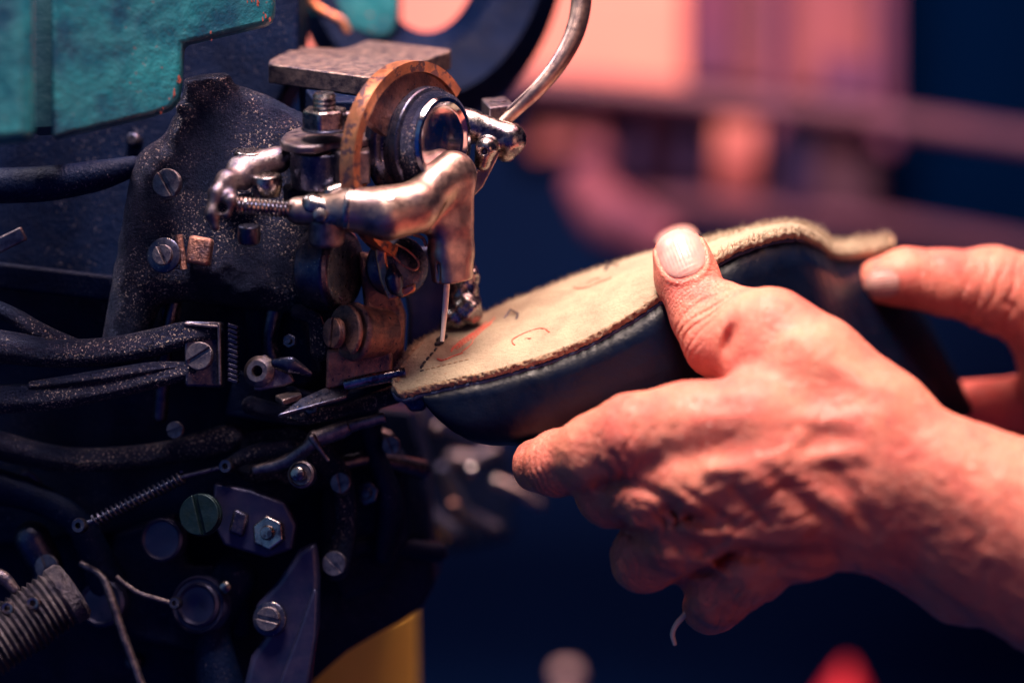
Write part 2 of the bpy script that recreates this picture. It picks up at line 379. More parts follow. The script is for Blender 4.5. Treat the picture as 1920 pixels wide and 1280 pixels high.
board('storage_box', [(1345, 225), (1425, 230), (1420, 370), (1340, 365)], 3900, M['coral'], 'upright coral box under the middle of the slanting rail', 'box', th=150)
board('storage_box', [(1545, 255), (1640, 265), (1630, 400), (1530, 395)], 4000, M['pinkwood'], 'dull mauve box under the rail beside the dark cupboard', 'box', th=150)
board('hanging_strap', [(1262, 195), (1306, 200), (1312, 330), (1270, 340)], 3700, M['dark'], 'wide black strap hanging left of the upright coral box', 'strap', th=60)
board('hanging_apron', [(1470, 225), (1532, 232), (1525, 372), (1490, 390), (1462, 350)], 3650, M['dark'], 'dark apron hanging right of the upright coral box', 'apron', th=60)
board('dark_crate', [(1545, 100), (1640, 112), (1640, 190), (1535, 180)], 3700, M['plum'], 'small plum crate standing on the slanting rail', 'crate', th=120)
board('shelf_upright', [(1455, -500), (1478, -500), (1470, 165), (1440, 165)], 3780, M['plum'], 'thin plum upright in front of the dusty rose panel', 'upright', th=40)
board('drawer', [(960, 200), (1060, 150), (1070, 300), (980, 330)], 4300, M['dark'], 'dark drawer behind the clamp beside the small coral box', 'drawer', th=200)
for x_, r1_, dd_, m_, lb in ((1120, 26, 3600, 'bundle', 'squat crimson jar under the slanting rail just above the rose bundle'), (1195, 20, 3500, 'dark', 'black bottle left of the wide black strap')):
    b = MB(); b.lathe(F(x_, 330, dd_), UP, [(0, 0), (r1_ * 1.7, 0), (r1_ * 1.7, 90), (r1_ * .7, 120), (r1_ * .7, 160), (0, 162)], 24); o = b.build('jar' if m_ == 'bundle' else 'bottle', M[m_]); tag(o, lb, 'jar' if m_ == 'bundle' else 'bottle')
b = MB(); b.tube(path([(1100, 350, 3500), (1150, 410, 3500), (1230, 450, 3500)]), [70, 100, 80], 20, round_ends=True); o = b.build('cloth_bundle', M['bundle']); tag(o, 'rounded rose coloured bundle left of the thumb tip', 'bundle')

b = MB(); b.lathe(F(625, 1360, 1000), UP, [(0, 0), (190, 0), (190, 300), (182, 302), (180, 20), (0, 20)], 64); o = b.build('yellow_tub', M['yellow']); tag(o, 'yellow plastic tub at the bottom behind the machine lever', 'tub')
b = MB(); b.lathe(F(1062, 1330, 2800), UP, [(0, 0), (50, 0), (50, 20), (20, 30), (18, 80), (28, 96), (34, 114), (28, 130), (0, 138)], 32); o = b.build('knob', M['pale']); tag(o, 'pale rounded knob out of focus at the bottom centre', 'knob')
b = MB(); b.lathe(F(1565, 1500, 3700), UP + np.array([0.05, 0, 0]), [(0, 0), (260, 0), (250, 20), (20, 450), (8, 470), (0, 472)], 32); o = b.build('red_cone', M['red']); tag(o, 'small bright red cone out of focus under the wrist', 'cone')

# ================================================================== SEWING MACHINE
mc = thing('sewing_machine', F(300, 1700, 300), 'old teal and black iron leather sewing machine with a steel needle foot', 'sewing machine')
def part(b, name, m, parent=mc, **k): return b.build(name, m, parent, **k)

# teal head housing: a thick cast shell whose face leans towards the viewer on the left
def dteal(x, y): return -300 + 0.60 * np.clip(x, -300, 520)
poly = [(96, -160), (516, -160), (513, 18), (508, 40), (494, 47), (342, 83), (338, 150), (334, 182), (318, 205), (284, 216), (200, 236), (130, 252), (96, 262)]
b = MB(); b.prism(px(poly, dteal), (0, 0, 50)); housing = part(b, 'head_housing', M['teal'], bevel=9)
rg = random.Random(11)
for (x, y, n_) in ((500, 30, 5), (490, 8, 4), (472, -4, 3), (395, 68, 2), (335, 148, 3), (332, 178, 2), (300, 205, 2), (196, 70, 2)):
    for k in range(n_):
        cx, cy = x + rg.uniform(-9, 6), y + rg.uniform(-10, 8); b = MB(); r_ = rg.uniform(1.2, 3.6); pl = []
        for q in range(9):
            a_ = 2 * math.pi * q / 9; rr2 = r_ * rg.uniform(.5, 1.4); pl.append(F(cx + rr2 * math.cos(a_) * .7, cy + rr2 * math.sin(a_) * 1.6, dteal(cx, cy) - 0.8))
        b.prism(pl, (0, 0, 1.5)); b.build('rust_spot', M['rust'], housing, smooth=False)
b = MB(); b.prism(px([(-300, -160), (56, -160), (58, 262), (-60, 275), (-300, 270)], lambda x, y: -380 + 0.3 * x), (0, 0, 60)); part(b, 'side_cover', M['teal'], bevel=18)
b = MB(); b.prism(px([(40, -160), (104, -160), (104, 236), (40, 240)], -120), (0, 0, 200)); part(b, 'groove', mat('teal_shadowed_groove', (0.003, 0.04, 0.075), (0.004, 0.05, 0.08), 80, r1=0.5, bump=(80, 0.4, 0.002)))  # shade of the recess painted in as a darker teal
b = MB(); b.prism(px([(560, -150), (748, -150), (746, 30), (735, 68), (705, 72), (668, 58), (650, 66), (640, 38), (612, 30), (590, 34), (574, 10)], 620), (0, 0, 200)); part(b, 'rear_cover', M['teal'], bevel=8)
b = MB(); b.tube(path([(571, -20, 560), (588, 8, 560), (612, 26, 560), (640, 40, 560), (652, 62, 560)]), 9, 10); part(b, 'rear_trim', M['brass'])
b = MB(); b.prism(px([(440, -150), (562, -150), (560, 130), (520, 200), (380, 260), (330, 190), (340, 60)], 240), (0, 0, 250)); part(b, 'rear_column', M['iron_dark'], bevel=10)

# dark frame body
b = MB(); b.prism(px([(-400, 200), (330, 170), (520, 250), (560, 330), (640, 420), (650, 700), (690, 780), (700, 860), (560, 940), (300, 1000), (-400, 1050)], 230), (0, 0, 400)); part(b, 'frame', M['iron_dark'], bevel=12)
b = MB(); b.prism(px([(-400, 900), (650, 760), (770, 770), (795, 860), (814, 1095), (792, 1138), (745, 1168), (700, 1192), (650, 1222), (615, 1252), (590, 1275), (560, 1310), (540, 1700), (-400, 1700)], 330), (0, 0, 400)); part(b, 'lower_frame', M['iron_dark'], bevel=12)
b = MB(); b.box(F(110, 530, 180), (170, 20, 0), (0, 26, 0), (0, 0, 40)); b.box(F(240, 560, 170), (22, 0, 0), (-26, 130, 0), (0, 0, 30)); part(b, 'frame_rib', M['iron_dark'], bevel=8)
b = MB(); b.tube(path([(-60, 350, 60), (80, 345, 60), (180, 330, 60), (250, 312, 70)]), [34, 34, 30, 20], 20, round_ends=True); part(b, 'cross_bar', M['iron_dark'])
b = MB(); b.box(F(322, 575, 140), (18, 2, 0), (-6, 50, 0), (0, 0, 8)); part(b, 'strap', M['iron_smooth'], bevel=3)
b = MB(); b.box(F(10, 455, 100), (36, -18, 0), (6, 12, 0), (0, 0, 8)); part(b, 'corner_link', M['steel_dull'], bevel=3)

# cast-iron head bracket (grainy)
def f_cast(P):
    d = rc(P, F(392, 186, 40), F(330, 330, 60), 40, 56)
    d = smin(d, rc(P, F(330, 330, 60), F(300, 500, 80), 56, 60), 30)
    d = smin(d, rc(P, F(400, 190, 50), F(545, 250, 70), 42, 44), 30)
    d = smin(d, rc(P, F(470, 240, 60), F(440, 330, 50), 55, 60), 40)
    d = smin(d, rc(P, F(360, 490, 60), F(400, 480, 60), 34, 40), 20)
    d = smin(d, rc(P, F(345, 200, 20), F(372, 205, 10), 22, 14), 12)
    d = smin(d, bx(P, F(455, 400, 112), [nrm((1, .12, 0)), nrm((-.12, 1, 0)), (0, 0, 1)], (150, 180, 60), 50), 40)
    d = smin(d, rc(P, F(305, 330, 80), F(235, 640, 100), 60, 44), 30)
    d = smin(d, bx(P, F(392, 178, 60), [nrm((1, -.1, 0)), nrm((.1, 1, 0)), (0, 0, 1)], (44, 34, 46), 10), 16)
    d = smax(d, -rc(P, F(560, 150, 0), F(430, 170, -60), 36, 24), 22)
    d = smax(d, -rc(P, F(405, 250, -10), F(380, 480, 0), 26, 30), 24)
    d = smax(d, -rc(P, F(352, 235, -30), F(372, 190, -30), 16, 14), 8)
    d = smax(d, -(P[:, 2] - 18) * 0 + (18 - P[:, 2]) * 1.0, 26)
    return d + 1.6 * np.sin(P[:, 0] * 0.09) * np.sin(P[:, 1] * 0.11 + 1) * np.sin(P[:, 2] * 0.1)
sdf_obj('head_bracket', f_cast, (-800, -560, -60), (-290, 80, 220), 4, M['iron'], mc)

def slot_screw(c, axis, r, h, ang, m=None, parent=mc, name='screw', washer=0, slot_w=0.13):
    c = np.asarray(c, float); a = nrm(axis); e1, e2 = basis(a); m = m or M['steel_dull']
    ca, sa = math.cos(ang), math.sin(ang); u = ca * e1 + sa * e2; v = -sa * e1 + ca * e2
    b = MB(); b.lathe(c, a, [(0, 0), (r * .97, 0), (r, h * .1), (r, h * .55), (0, h * .55)], 36)
    for sgn in (1, -1):
        t0 = math.asin(slot_w); pts = []
        for k in range(15):
            t = t0 + (math.pi - 2 * t0) * k / 14; pts.append(c + a * h * .5 + r * .97 * (math.cos(t) * u + sgn * math.sin(t) * v))
        b.prism(pts if sgn > 0 else pts[::-1], a * h * .5)
    o = b.build(name, m, parent, bevel=r * .07)
    if washer:
        b = MB(); b.lathe(c, a, [(r * .5, -3), (washer, -3), (washer, 4), (washer - 3, 6), (r * .5, 6)], 36); b.build('washer', M['iron_smooth'], o)
    return o
def hex_nut(c, axis, r, h, m=None, stud=None, rot=0.0, parent=mc, name='nut', stud_h=0, hole=False):
    c = np.asarray(c, float); a = nrm(axis); e1, e2 = basis(a); m = m or M['steel']
    b = MB(); b.prism([c + r * (math.cos(rot + k * math.pi / 3) * e1 + math.sin(rot + k * math.pi / 3) * e2) for k in range(6)], a * h)
    o = b.build(name, m, parent, bevel=r * .1)
    if stud:
        b = MB(); n = max(3, int(stud_h / 5)); pr = [(0, 0)]
        for k in range(n * 2): pr.append((stud * (1 if k % 2 else .9), h * .6 + (h * .4 + stud_h) * k / (2 * n)))
        pr += [(stud * .8, h + stud_h + 2), (0, h + stud_h + 2)]
        b.lathe(c, a, pr, 28); b.build('stud', m, o)
    return o
AX = nrm(np.array([-0.25, -0.1, -1.0]))
slot_screw(F(316, 345, -6), AX, 28, 14, 0.62, M['steel_dull'])
slot_screw(F(308, 479, -10), AX, 20, 14, 0.55, M['steel_dull'], washer=33)
b = MB(); b.box(F(375, 470, 0), (22, 4, 0), (-4, 26, 0), (0, 0, 22)); part(b, 'lug', M['copper'], bevel=7)
b = MB(); b.tube([F(335, 440, -10), F(345, 505, -10)], 7, 10); part(b, 'lug_edge', M['copper'])

# top plate: a thick steel block lying level
n0 = UP; ref = F(698, 146, -10)
tp = [onplane(x, y, ref, n0) for x, y in [(503, 120), (506, 112), (556, 87), (640, 91), (655, 88), (690, 75), (846, 92), (842, 97), (698, 146)]]
b = MB(); b.prism(tp, -UP * 38); part(b, 'top_plate', M['plate'], bevel=3)
b = MB(); b.prism([onplane(x, y, ref - UP * 39, n0) for x, y in [(560, 150), (640, 120), (735, 120), (690, 190), (590, 190)]], -UP * 75); part(b, 'plate_block', M['iron_dark'], bevel=5)

# clamp with nut
ref = F(610, 262, -80)
cl = [onplane(x, y, ref, UP) for x, y in [(524, 260), (535, 248), (560, 238), (610, 232), (690, 226), (696, 240), (690, 262), (660, 266), (622, 268), (590, 274), (555, 274), (530, 268)]]
b = MB(); b.prism(cl, -UP * 16); part(b, 'clamp_plate', M['steel_dull'], bevel=5)
b = MB(); b.lathe(F(600, 280, -60), -UP, [(0, 0), (56, 0), (56, 70), (0, 70)], 40); part(b, 'clamp_post', M['iron_smooth'], bevel=4)
b = MB(); b.prism([onplane(x, y, ref - UP * 14, UP) for x, y in [(618, 278), (690, 256), (694, 284), (640, 290)]], -UP * 62); part(b, 'clamp_cheek', M['steel_dull'], bevel=5)
b = MB(); b.lathe(F(609, 243, -84), UP, [(0, 0), (44, 0), (44, 5), (0, 5)], 40); part(b, 'washer', M['iron_smooth'], bevel=2)
hex_nut(F(609, 240, -84), UP, 43, 36, M['steel'], 22, 0.35, stud_h=28)
b = MB(); b.box(F(665, 225, -10), (42, 3, 0), UP * 18, FW * 22); part(b, 'slide_block', M['steel_dull'], bevel=6)

# brass ring and tension discs, on an axis that points right and towards the viewer
A = nrm(np.array([0.80, 0.10, -0.58]))
e1, e2 = basis(A)
rcn = F(768, 300, 10)
b = MB()
ro, ri, wd = 186, 166, 32
b.lathe(rcn, A, [(ri, -wd / 2), (ro, -wd / 2), (ro, wd / 2), (ri, wd / 2), (ri, -wd / 2)], 80, a0=-0.95, a1=2.7)
part(b, 'brass_ring', M['brass'], bevel=3)
b = MB(); b.lathe(rcn, A, [(60, -10), (ri - 1, -10), (ri - 1, 8), (60, 8), (60, -10)], 80, a0=-0.9, a1=0.9); part(b, 'ring_web', M['copper'], bevel=3)
b = MB(); b.lathe(F(800, 268, 0), A, [(0, -60), (112, -60), (114, -48), (108, -36), (96, -30), (96, -12), (106, -8), (106, 10), (92, 16), (0, 18)], 64); part(b, 'rear_disc', M['iron_smooth'], bevel=3)
b = MB(); b.lathe(F(806, 268, -8), A, [(60, 0), (90, 0), (97, 6), (97, 24), (90, 30), (60, 30)], 64); part(b, 'felt_ring', M['iron'])
b = MB(); b.lathe(F(822, 262, -30), A, [(0, -4), (70, -4), (79, 0), (82, 8), (79, 15), (72, 15), (66, 10), (60, 7), (30, 9), (0, 10)], 72); part(b, 'tension_disc', M['chrome'])
for q in ((760, 165, 10), (752, 205, 0)):
    b = MB(); b.lathe(F(*q), A, [(0, 0), (12, 0), (12, 10), (6, 16), (0, 17)], 20); part(b, 'rivet', M['copper'])

# needle foot: curved arm that turns down into the foot
def f_foot(P):
    pts = [(F(560, 395, -105), 26), (F(660, 392, -112), 36), (F(725, 400, -112), 45), (F(775, 390, -92), 42), (F(818, 345, -50), 34), (F(848, 326, -24), 38)]
    d = chain(P, pts, 26)
    d2 = rc(P, F(849, 330, -22), F(846, 470, -2), 40, 43)
    d2 = smin(d2, rc(P, F(846, 470, -2), F(852, 590, 6), 43, 34), 8)
    d2 = smax(d2, (P - F(846, 420, -10)) @ nrm((0.33, 0.05, -0.94)) - 31, 10)
    # thin fin where the arm meets the foot
    d3 = bx(P, F(812, 392, -30), [nrm((1, -0.1, 0.3)), (0, 1, 0), nrm((-0.3, 0, 1))], (52, 44, 22), 18)
    d = smin(smin(d, d2, 26), d3, 26)
    d = smax(d, (P @ nrm((0.10, 1, 0.28))) - (F(850, 524, 0) @ nrm((0.10, 1, 0.28))), 4)
    d = smax(d, -rc(P, F(838, 600, -4), F(838, 500, -4), 13, 13), 3)
    d = smax(d, -bx(P, F(822, 520, -34), [RT, (0, 1, 0), (0, 0, 1)], (3, 26, 10), 2), 3)
    return d
foot = sdf_obj('needle_foot', f_foot, (-440, -400, -190), (-40, -90, 70), 2.6, M['foot'], mc)
b = MB(); b.lathe(F(798, 389, -104), (0.1, -0.2, -1), [(0, 0), (9, 0), (10, 6), (7, 12), (0, 14)], 20); part(b, 'pin', M['chrome'])
b = MB(); b.tube([F(838, 500, -2), F(838, 530, -1), F(834, 585, -1), F(829, 640, 0)], [6.6, 6.0, 5.4, 3.8], 14); needle = part(b, 'needle', M['needle'])
def f_knuckle(P):
    d = rc(P, F(585, 385, -118), F(640, 400, -122), 22, 20)
    d = smin(d, rc(P, F(600, 412, -120), F(650, 405, -130), 14, 16), 8)
    d = smin(d, rc(P, F(618, 362, -112), F(655, 350, -100), 13, 15), 8)
    d = smax(d, -rc(P, F(596, 372, -150), F(640, 392, -152), 8, 7), 4)
    return d
sdf_obj('clevis', f_knuckle, (-430, -330, -180), (-280, -190, -60), 2.6, M['steel'], mc)
b = MB(); b.tube([F(436, 384, -110), F(580, 396, -112)], 9, 14); part(b, 'spring_rod', M['iron_smooth'])
b = MB(); b.helix(F(444, 384, -110), F(562, 394, -112), 14, 3.0, 15); part(b, 'spring', M['steel'])
def f_hook(P):
    d = chain(P, [(F(455, 335, -70), 22), (F(425, 338, -100), 18), (F(405, 362, -118), 12), (F(398, 400, -120), 11), (F(404, 425, -118), 8)], 12)
    d = smin(d, chain(P, [(F(430, 345, -90), 12), (F(432, 375, -125), 11), (F(425, 402, -125), 9)], 10), 10)
    d = smin(d, rc(P, F(450, 318, -60), F(520, 300, -30), 26, 26), 20)
    return smax(d, -rc(P, F(416, 385, -190), F(420, 395, -60), 9, 8), 4)
sdf_obj('rocker_hook', f_hook, (-600, -390, -180), (-400, -180, 20), 3, M['steel_dull'], mc)
for (x, y, d, r) in ((470, 293, -40, 30), (500, 338, -75, 29)):
    b = MB(); b.lathe(F(x, y, d), UP, [(0, -30), (r * .8, -30), (r, -10), (r, 6), (r * .9, 11), (0, 12)], 36); part(b, 'stud_cap', M['steel'], bevel=2)
b = MB(); b.lathe(F(467, 442, -60), -UP, [(0, -20), (20, -20), (22, 0), (20, 14), (0, 16)], 28); part(b, 'stop_pin', M['iron_smooth'], bevel=3)
b = MB(); b.lathe(F(612, 440, -95), -UP, [(0, -30), (34, -30), (34, 12), (28, 20), (0, 20)], 36); b2 = part(b, 'pivot_nut', M['steel_dull'], bevel=3)
b = MB(); b.prism(px([(640, 340), (668, 332), (690, 344), (668, 356), (640, 356)], -84), (0, 0, 20)); part(b, 'pivot_ear', M['brass'], bevel=4)
b = MB(); b.prism([onplane(x, y, F(560, 350, -20), UP) for x, y in [(530, 345), (600, 335), (690, 340), (640, 352), (540, 356)]], -UP * 60); part(b, 'pivot_block', M['iron_dark'], bevel=5)

# brass finger below the ring with grease and wire loop
b = MB(); pf = catmull([F(704, 440, -40), F(708, 480, -36), F(712, 520, -30), F(728, 560, -24)], 6)
ring = []
b.prism(px([(700, 430), (726, 430), (724, 480), (729, 512), (726, 530), (735, 548), (778, 530), (779, 545), (762, 554), (728, 563), (712, 525), (704, 480)], -34), (0, 0, 22)); part(b, 'looper_finger', M['brass'], bevel=4)
b = MB(); b.tube(path([(735, 500, -44), (738, 520, -48), (742, 540, -46), (750, 552, -40)]), [8, 17, 15, 6], 20, round_ends=True); part(b, 'oil_drop', M['iron_smooth'])
b = MB(); b.tube(path([(728, 470, -20), (757, 498, -20), (778, 506, -20), (785, 492, -20), (765, 470, -20), (742, 458, -20)], 8), 2.2, 8); part(b, 'wire_loop', M['brass'])
b = MB(); b.tube(path([(775, 440, -10), (792, 446, -10), (800, 462, -10)], 8), 3.2, 8); part(b, 'wire_guide', M['brass'])
b = MB(); b.lathe(F(745, 500, 60), (0.2, 0, -1), [(0, -30), (58, -30), (60, 0), (40, 14), (0, 16)], 40); part(b, 'looper_hub', M['iron_smooth'], bevel=3)
b = MB(); b.lathe(F(640, 505, 40), nrm((0.9, 0.05, -0.45)), [(0, -60), (78, -60), (82, -40), (82, 0), (70, 10), (0, 12)], 48); part(b, 'cam_drum', M['iron_smooth'], bevel=4)
b = MB(); b.prism(px([(670, 470), (720, 480), (760, 590), (755, 680), (700, 720), (690, 640)], 70), (0, 0, 60)); part(b, 'web_plate', M['copper'], bevel=10)
b = MB(); b.prism(px([(745, 470), (830, 455), (850, 560), (820, 640), (760, 680), (765, 590)], 150), (0, 0, 60)); part(b, 'shield_plate', M['lever'], bevel=10)

# knobbly steel part behind the needle
def f_knob(P):
    d = rc(P, F(862, 500, 170), F(874, 585, 150), 30, 30)
    d = smin(d, rc(P, F(850, 598, 150), F(878, 580, 140), 24, 24), 14)
    d = smin(d, rc(P, F(884, 520, 150), F(880, 545, 150), 16, 14), 8)
    d = smax(d, -rc(P, F(866, 535, 100), F(880, 545, 120), 16, 13), 8)
    return d + 2.0 * np.sin(P[:, 0] * .2) * np.sin(P[:, 1] * .17)
sdf_obj('rear_knob', f_knob, (-170, -190, 90), (-30, 20, 230), 3, M['steel'], mc)

# rusty cylinder with a slotted screw
AC = nrm(np.array([-0.72, -0.02, -0.60]))
b = MB(); b.lathe(F(655, 622, -20), AC, [(0, -90), (44, -90), (50, -30), (56, -12), (52, -4), (0, -4)], 48); part(b, 'shaft', M['copper'], bevel=3)
b = MB(); c0 = F(652, 621, -24); ee1, ee2 = basis(AC)
pts = [c0 + 50 * (math.cos(t) * ee1 + math.sin(t) * ee2) * (1 if -2.4 < t < 2.0 else .72) for t in np.linspace(-3.1, 3.1, 36)]
b.prism(pts, AC * 10); part(b, 'collar', M['copper'], bevel=3)
slot_screw(F(632, 624, -36), AC, 29, 14, 0.12, M['copper'], slot_w=0.12)
b = MB(); b.prism(px([(612, 655), (640, 655), (700, 640), (735, 640), (735, 700), (650, 722), (610, 730)], 10), (0, 0, 60)); part(b, 'shaft_block', M['copper'], bevel=6)

# curved fork arms and serrated block
b = MB(); b.tube(path([(-160, 640, 0), (0, 650, 0), (100, 662, -4), (200, 658, -6), (280, 645, -6), (345, 628, 0), (400, 622, 6)]), [34, 32, 27, 26, 27, 25, 18], 28, round_ends=True); part(b, 'fork_arm', M['iron'])
b = MB(); b.tube(path([(-60, 560, 30), (20, 590, 20), (80, 625, 10), (140, 650, 4)]), [18, 16, 18, 16], 20, round_ends=True); part(b, 'fork_brace', M['iron'])
b = MB(); b.tube(path([(-160, 745, 0), (0, 748, 0), (100, 742, -4), (200, 726, -8), (290, 706, -6), (360, 692, 0)]), [30, 28, 26, 24, 22, 18], 28, round_ends=True); part(b, 'fork_arm', M['iron'])
b = MB(); b.tube(path([(60, 722, -20), (180, 706, -26), (280, 690, -20), (340, 684, -12)]), [8, 12, 12, 7], 14, round_ends=True); part(b, 'fork_ridge', M['iron'])
b = MB(); b.box(F(384, 664, 20), (34, 1, 10), (1, 62, 0), (0, 0, 30)); part(b, 'fork_end', M['iron_smooth'], bevel=6)
b = MB(); b.box(F(412, 664, -14), (3, 0, 0), (1, 58, 0), (0, 0, 8)); b.box(F(380, 610, -14), (34, 3, 0), (0, 3, 0), (0, 0, 8)); part(b, 'fork_lip', M['steel_dull'], bevel=2)
b = MB()
for k in range(12): b.box(F(438, 612 + k * 9.2, 16), (9, 3, 0), (-1, 3, 0), (0, 0, 22))
part(b, 'rack_teeth', M['iron_smooth'], bevel=1)
slot_screw(F(376, 668, -14), AX, 27, 12, -0.95, M['steel_dull'], slot_w=0.14)
b = MB(); b.lathe(F(484, 696, -10), AX, [(9, -14), (28, -14), (30, -4), (24, 4), (20, 7), (11, 7), (9, 2), (9, -14)], 36); part(b, 'roller', M['steel_dull'])
b = MB(); b.prism(px([(484, 668), (496, 664), (508, 672), (520, 690), (545, 700), (552, 716), (530, 725), (508, 728), (488, 734), (474, 730), (478, 722), (500, 712)], -4), (0, 0, 20)); part(b, 'pawl', M['steel_dull'], bevel=4)
b = MB(); b.tube(path([(515, 680, -12), (545, 684, -16), (580, 700, -10)]), [8, 17, 6], 18, flat=.6, round_ends=True); part(b, 'pawl_wing', M['iron_smooth'])
b = MB(); b.prism([onplane(x, y, F(560, 735, 0), UP) for x, y in [(515, 740), (560, 728), (566, 738), (530, 750)]], -UP * 12); part(b, 'pawl_stop', M['steel_dull'], bevel=3)
b = MB(); b.tube([F(645, 722, 10), F(690, 711, 10), F(760, 698, 14)], [11, 11, 10], 20); part(b, 'guide_rod', M['steel'])
b = MB(); b.prism([onplane(x, y, F(650, 740, 0), nrm(UP + 0.5 * TOCAM)) for x, y in [(520, 778), (560, 748), (640, 712), (656, 722), (650, 742)]], -UP * 7); part(b, 'guide_blade', M['iron_smooth'], bevel=2)
b = MB(); b.prism(px([(440, 690), (600, 740), (745, 712), (752, 740), (700, 775), (560, 800), (420, 780)], 120), (0, 0, 80)); part(b, 'guide_base', M['iron_dark'], bevel=8)
b = MB(); b.prism(px([(735, 722), (790, 716), (808, 740), (796, 770), (770, 772), (752, 750)], 60), (0, 0, 60)); part(b, 'table_tip', M['iron_smooth'], bevel=6)

# lower works
b = MB(); b.tube([F(590, 824, 60), F(640, 806, 60), F(655, 800, 60)], [17, 17, 14], 20); b.tube([F(655, 800, 60), F(722, 782, 60)], [12, 10], 20); part(b, 'crank_rod', M['steel_dull'], bevel=2)
b = MB(); b.tube(path([(480, 880, 80), (530, 868, 70), (575, 840, 60), (592, 822, 60)]), [10, 14, 14, 18], 18, round_ends=True); b.tube(path([(585, 820, 45), (600, 842, 40), (615, 862, 40)]), [8, 5, 4], 12, round_ends=True); part(b, 'crank_link', M['steel_dull'])
b = MB(); b.prism(px([(400, 842), (430, 812), (560, 796), (604, 830), (600, 905), (560, 920), (520, 900), (470, 905), (420, 880)], 140), (0, 0, 60)); part(b, 'lower_bracket', M['iron'], bevel=14)
o = MB(); o.lathe(F(564, 889, 20), AX, [(0, -20), (25, -20), (27, -8), (26, 0), (22, 3), (20, -1), (0, -1)], 36); bo = part(o, 'bolt', M['steel_dull'])
b = MB(); b.lathe(F(562, 889, 18), AX, [(0, 0), (15, 0), (15, 16), (11, 19), (0, 20)], 12); b.build('bolt_head', M['steel'], bo, bevel=2)
b = MB(); b.helix(F(178, 976, 70), F(345, 893, 70), 11, 3.0, 19, 10); part(b, 'return_spring', M['iron_smooth'])
b = MB(); b.tube([F(150, 985, 70), F(178, 976, 70), F(345, 893, 70), F(420, 875, 80)], 5, 10); part(b, 'spring_wire', M['iron_smooth'])
slot_screw(F(380, 965, 60), AX, 41, 22, 0.35, M['green'], slot_w=0.10)
b = MB(); b.prism(px([(400, 905), (470, 918), (534, 942), (556, 985), (548, 1030), (500, 1046), (420, 1022), (400, 985)], 90), (0, 0, 50)); part(b, 'link_plate', M['lever'], bevel=6)
hex_nut(F(508, 999, 84), AX, 33, 20, M['steel'], 14, 0.2, stud_h=6)
b = MB(); b.box(F(448, 980, 84), (14, 6, 0), (-6, 22, 0), (0, 0, 10)); part(b, 'spacer', M['iron_smooth'], bevel=6)
for (x, y, r) in ((303, 1011, 42),):
    b = MB(); b.lathe(F(x, y, 130), AX, [(0, -30), (r, -30), (r, 0), (r - 4, 4), (r - 8, 0), (0, -2)], 40); part(b, 'plug', M['lever'])
b = MB(); b.lathe(F(372, 1133, 130), AX, [(0, -30), (56, -30), (56, -4), (52, 2), (48, -2), (45, -2), (43, 6), (38, 10), (33, 5), (8, 4), (4, 2), (0, 2)], 56); part(b, 'dial', M['lever'])
b = MB(); b.tube(path([(218, 1080, 110), (240, 1098, 110), (262, 1112, 110), (288, 1120, 110), (322, 1130, 115)]), 4.5, 10); part(b, 'wire', M['steel_dull'])
b = MB(); b.lathe(F(423, 1100, 120), AX, [(0, 0), (12, 0), (12, 8), (7, 13), (0, 14)], 20); part(b, 'rivet', M['steel'])
b = MB(); b.tube(path([(150, 1055, 120), (190, 1080, 115), (208, 1120, 110), (235, 1200, 105), (280, 1320, 100)]), [6, 8, 9, 9, 9], 14); part(b, 'control_rod', M['steel_dull'])
b = MB(); b.prism(px([(520, 1090), (560, 1030), (594, 1015), (600, 1080), (598, 1170), (585, 1260), (570, 1400), (430, 1400), (470, 1230), (500, 1190), (480, 1160), (478, 1135)], 100), (0, 0, 36)); part(b, 'lever', M['lever'], bevel=12)
b = MB(); b.prism(px([(588, 1100), (597, 1110), (594, 1190), (560, 1400), (480, 1400), (530, 1260), (560, 1180)], 86), (0, 0, 16)); part(b, 'lever_rib', M['lever'], bevel=8)
slot_screw(F(506, 1160, 92), AX, 24, 16, 1.45, M['steel_dull'], washer=33, slot_w=0.16)
# knurled handle at the lower left
kn0, kn1 = F(-60, 1240, -90), F(112, 1122, -40); ka = nrm(kn1 - kn0); ke1, ke2 = basis(ka)
b = MB(); L_ = np.linalg.norm(kn1 - kn0); pr = [(0, 0), (58, 0)]
for k in range(34): pr.append((53 if k % 2 else 60, L_ * (k + .5) / 34))
pr += [(56, L_), (60, L_ + 4), (60, L_ + 26), (52, L_ + 34), (0, L_ + 34)]
b.lathe(kn0, ka, pr, 48); kn = part(b, 'threaded_handle', M['steel_dark'])
for (x, y) in ((14, 1140), (62, 1130), (20, 1172)):
    b = MB(); b.lathe(F(x, y, -108), (0, -.2, -1), [(5, -8), (12, -6), (13, 0), (10, 4), (6, 3), (5, -8)], 20); b.build('set_screw', M['steel'], kn)
b = MB(); b.tube(path([(-60, 1070, -60), (0, 1080, -60), (28, 1105, -60)]), [14, 14, 10], 14, round_ends=True); part(b, 'handle_pin', M['steel_dull'])
b = MB(); b.tube(path([(30, 900, 180), (52, 890, 180), (70, 905, 180), (80, 930, 180)]), 8, 10, round_ends=True); part(b, 'hook_wire', M['lever'])
b = MB(); b.lathe(F(190, 1130, 150), AX, [(0, -30), (46, -30), (46, -2), (40, 2), (36, -2), (0, -2)], 40); part(b, 'plug', M['lever'])
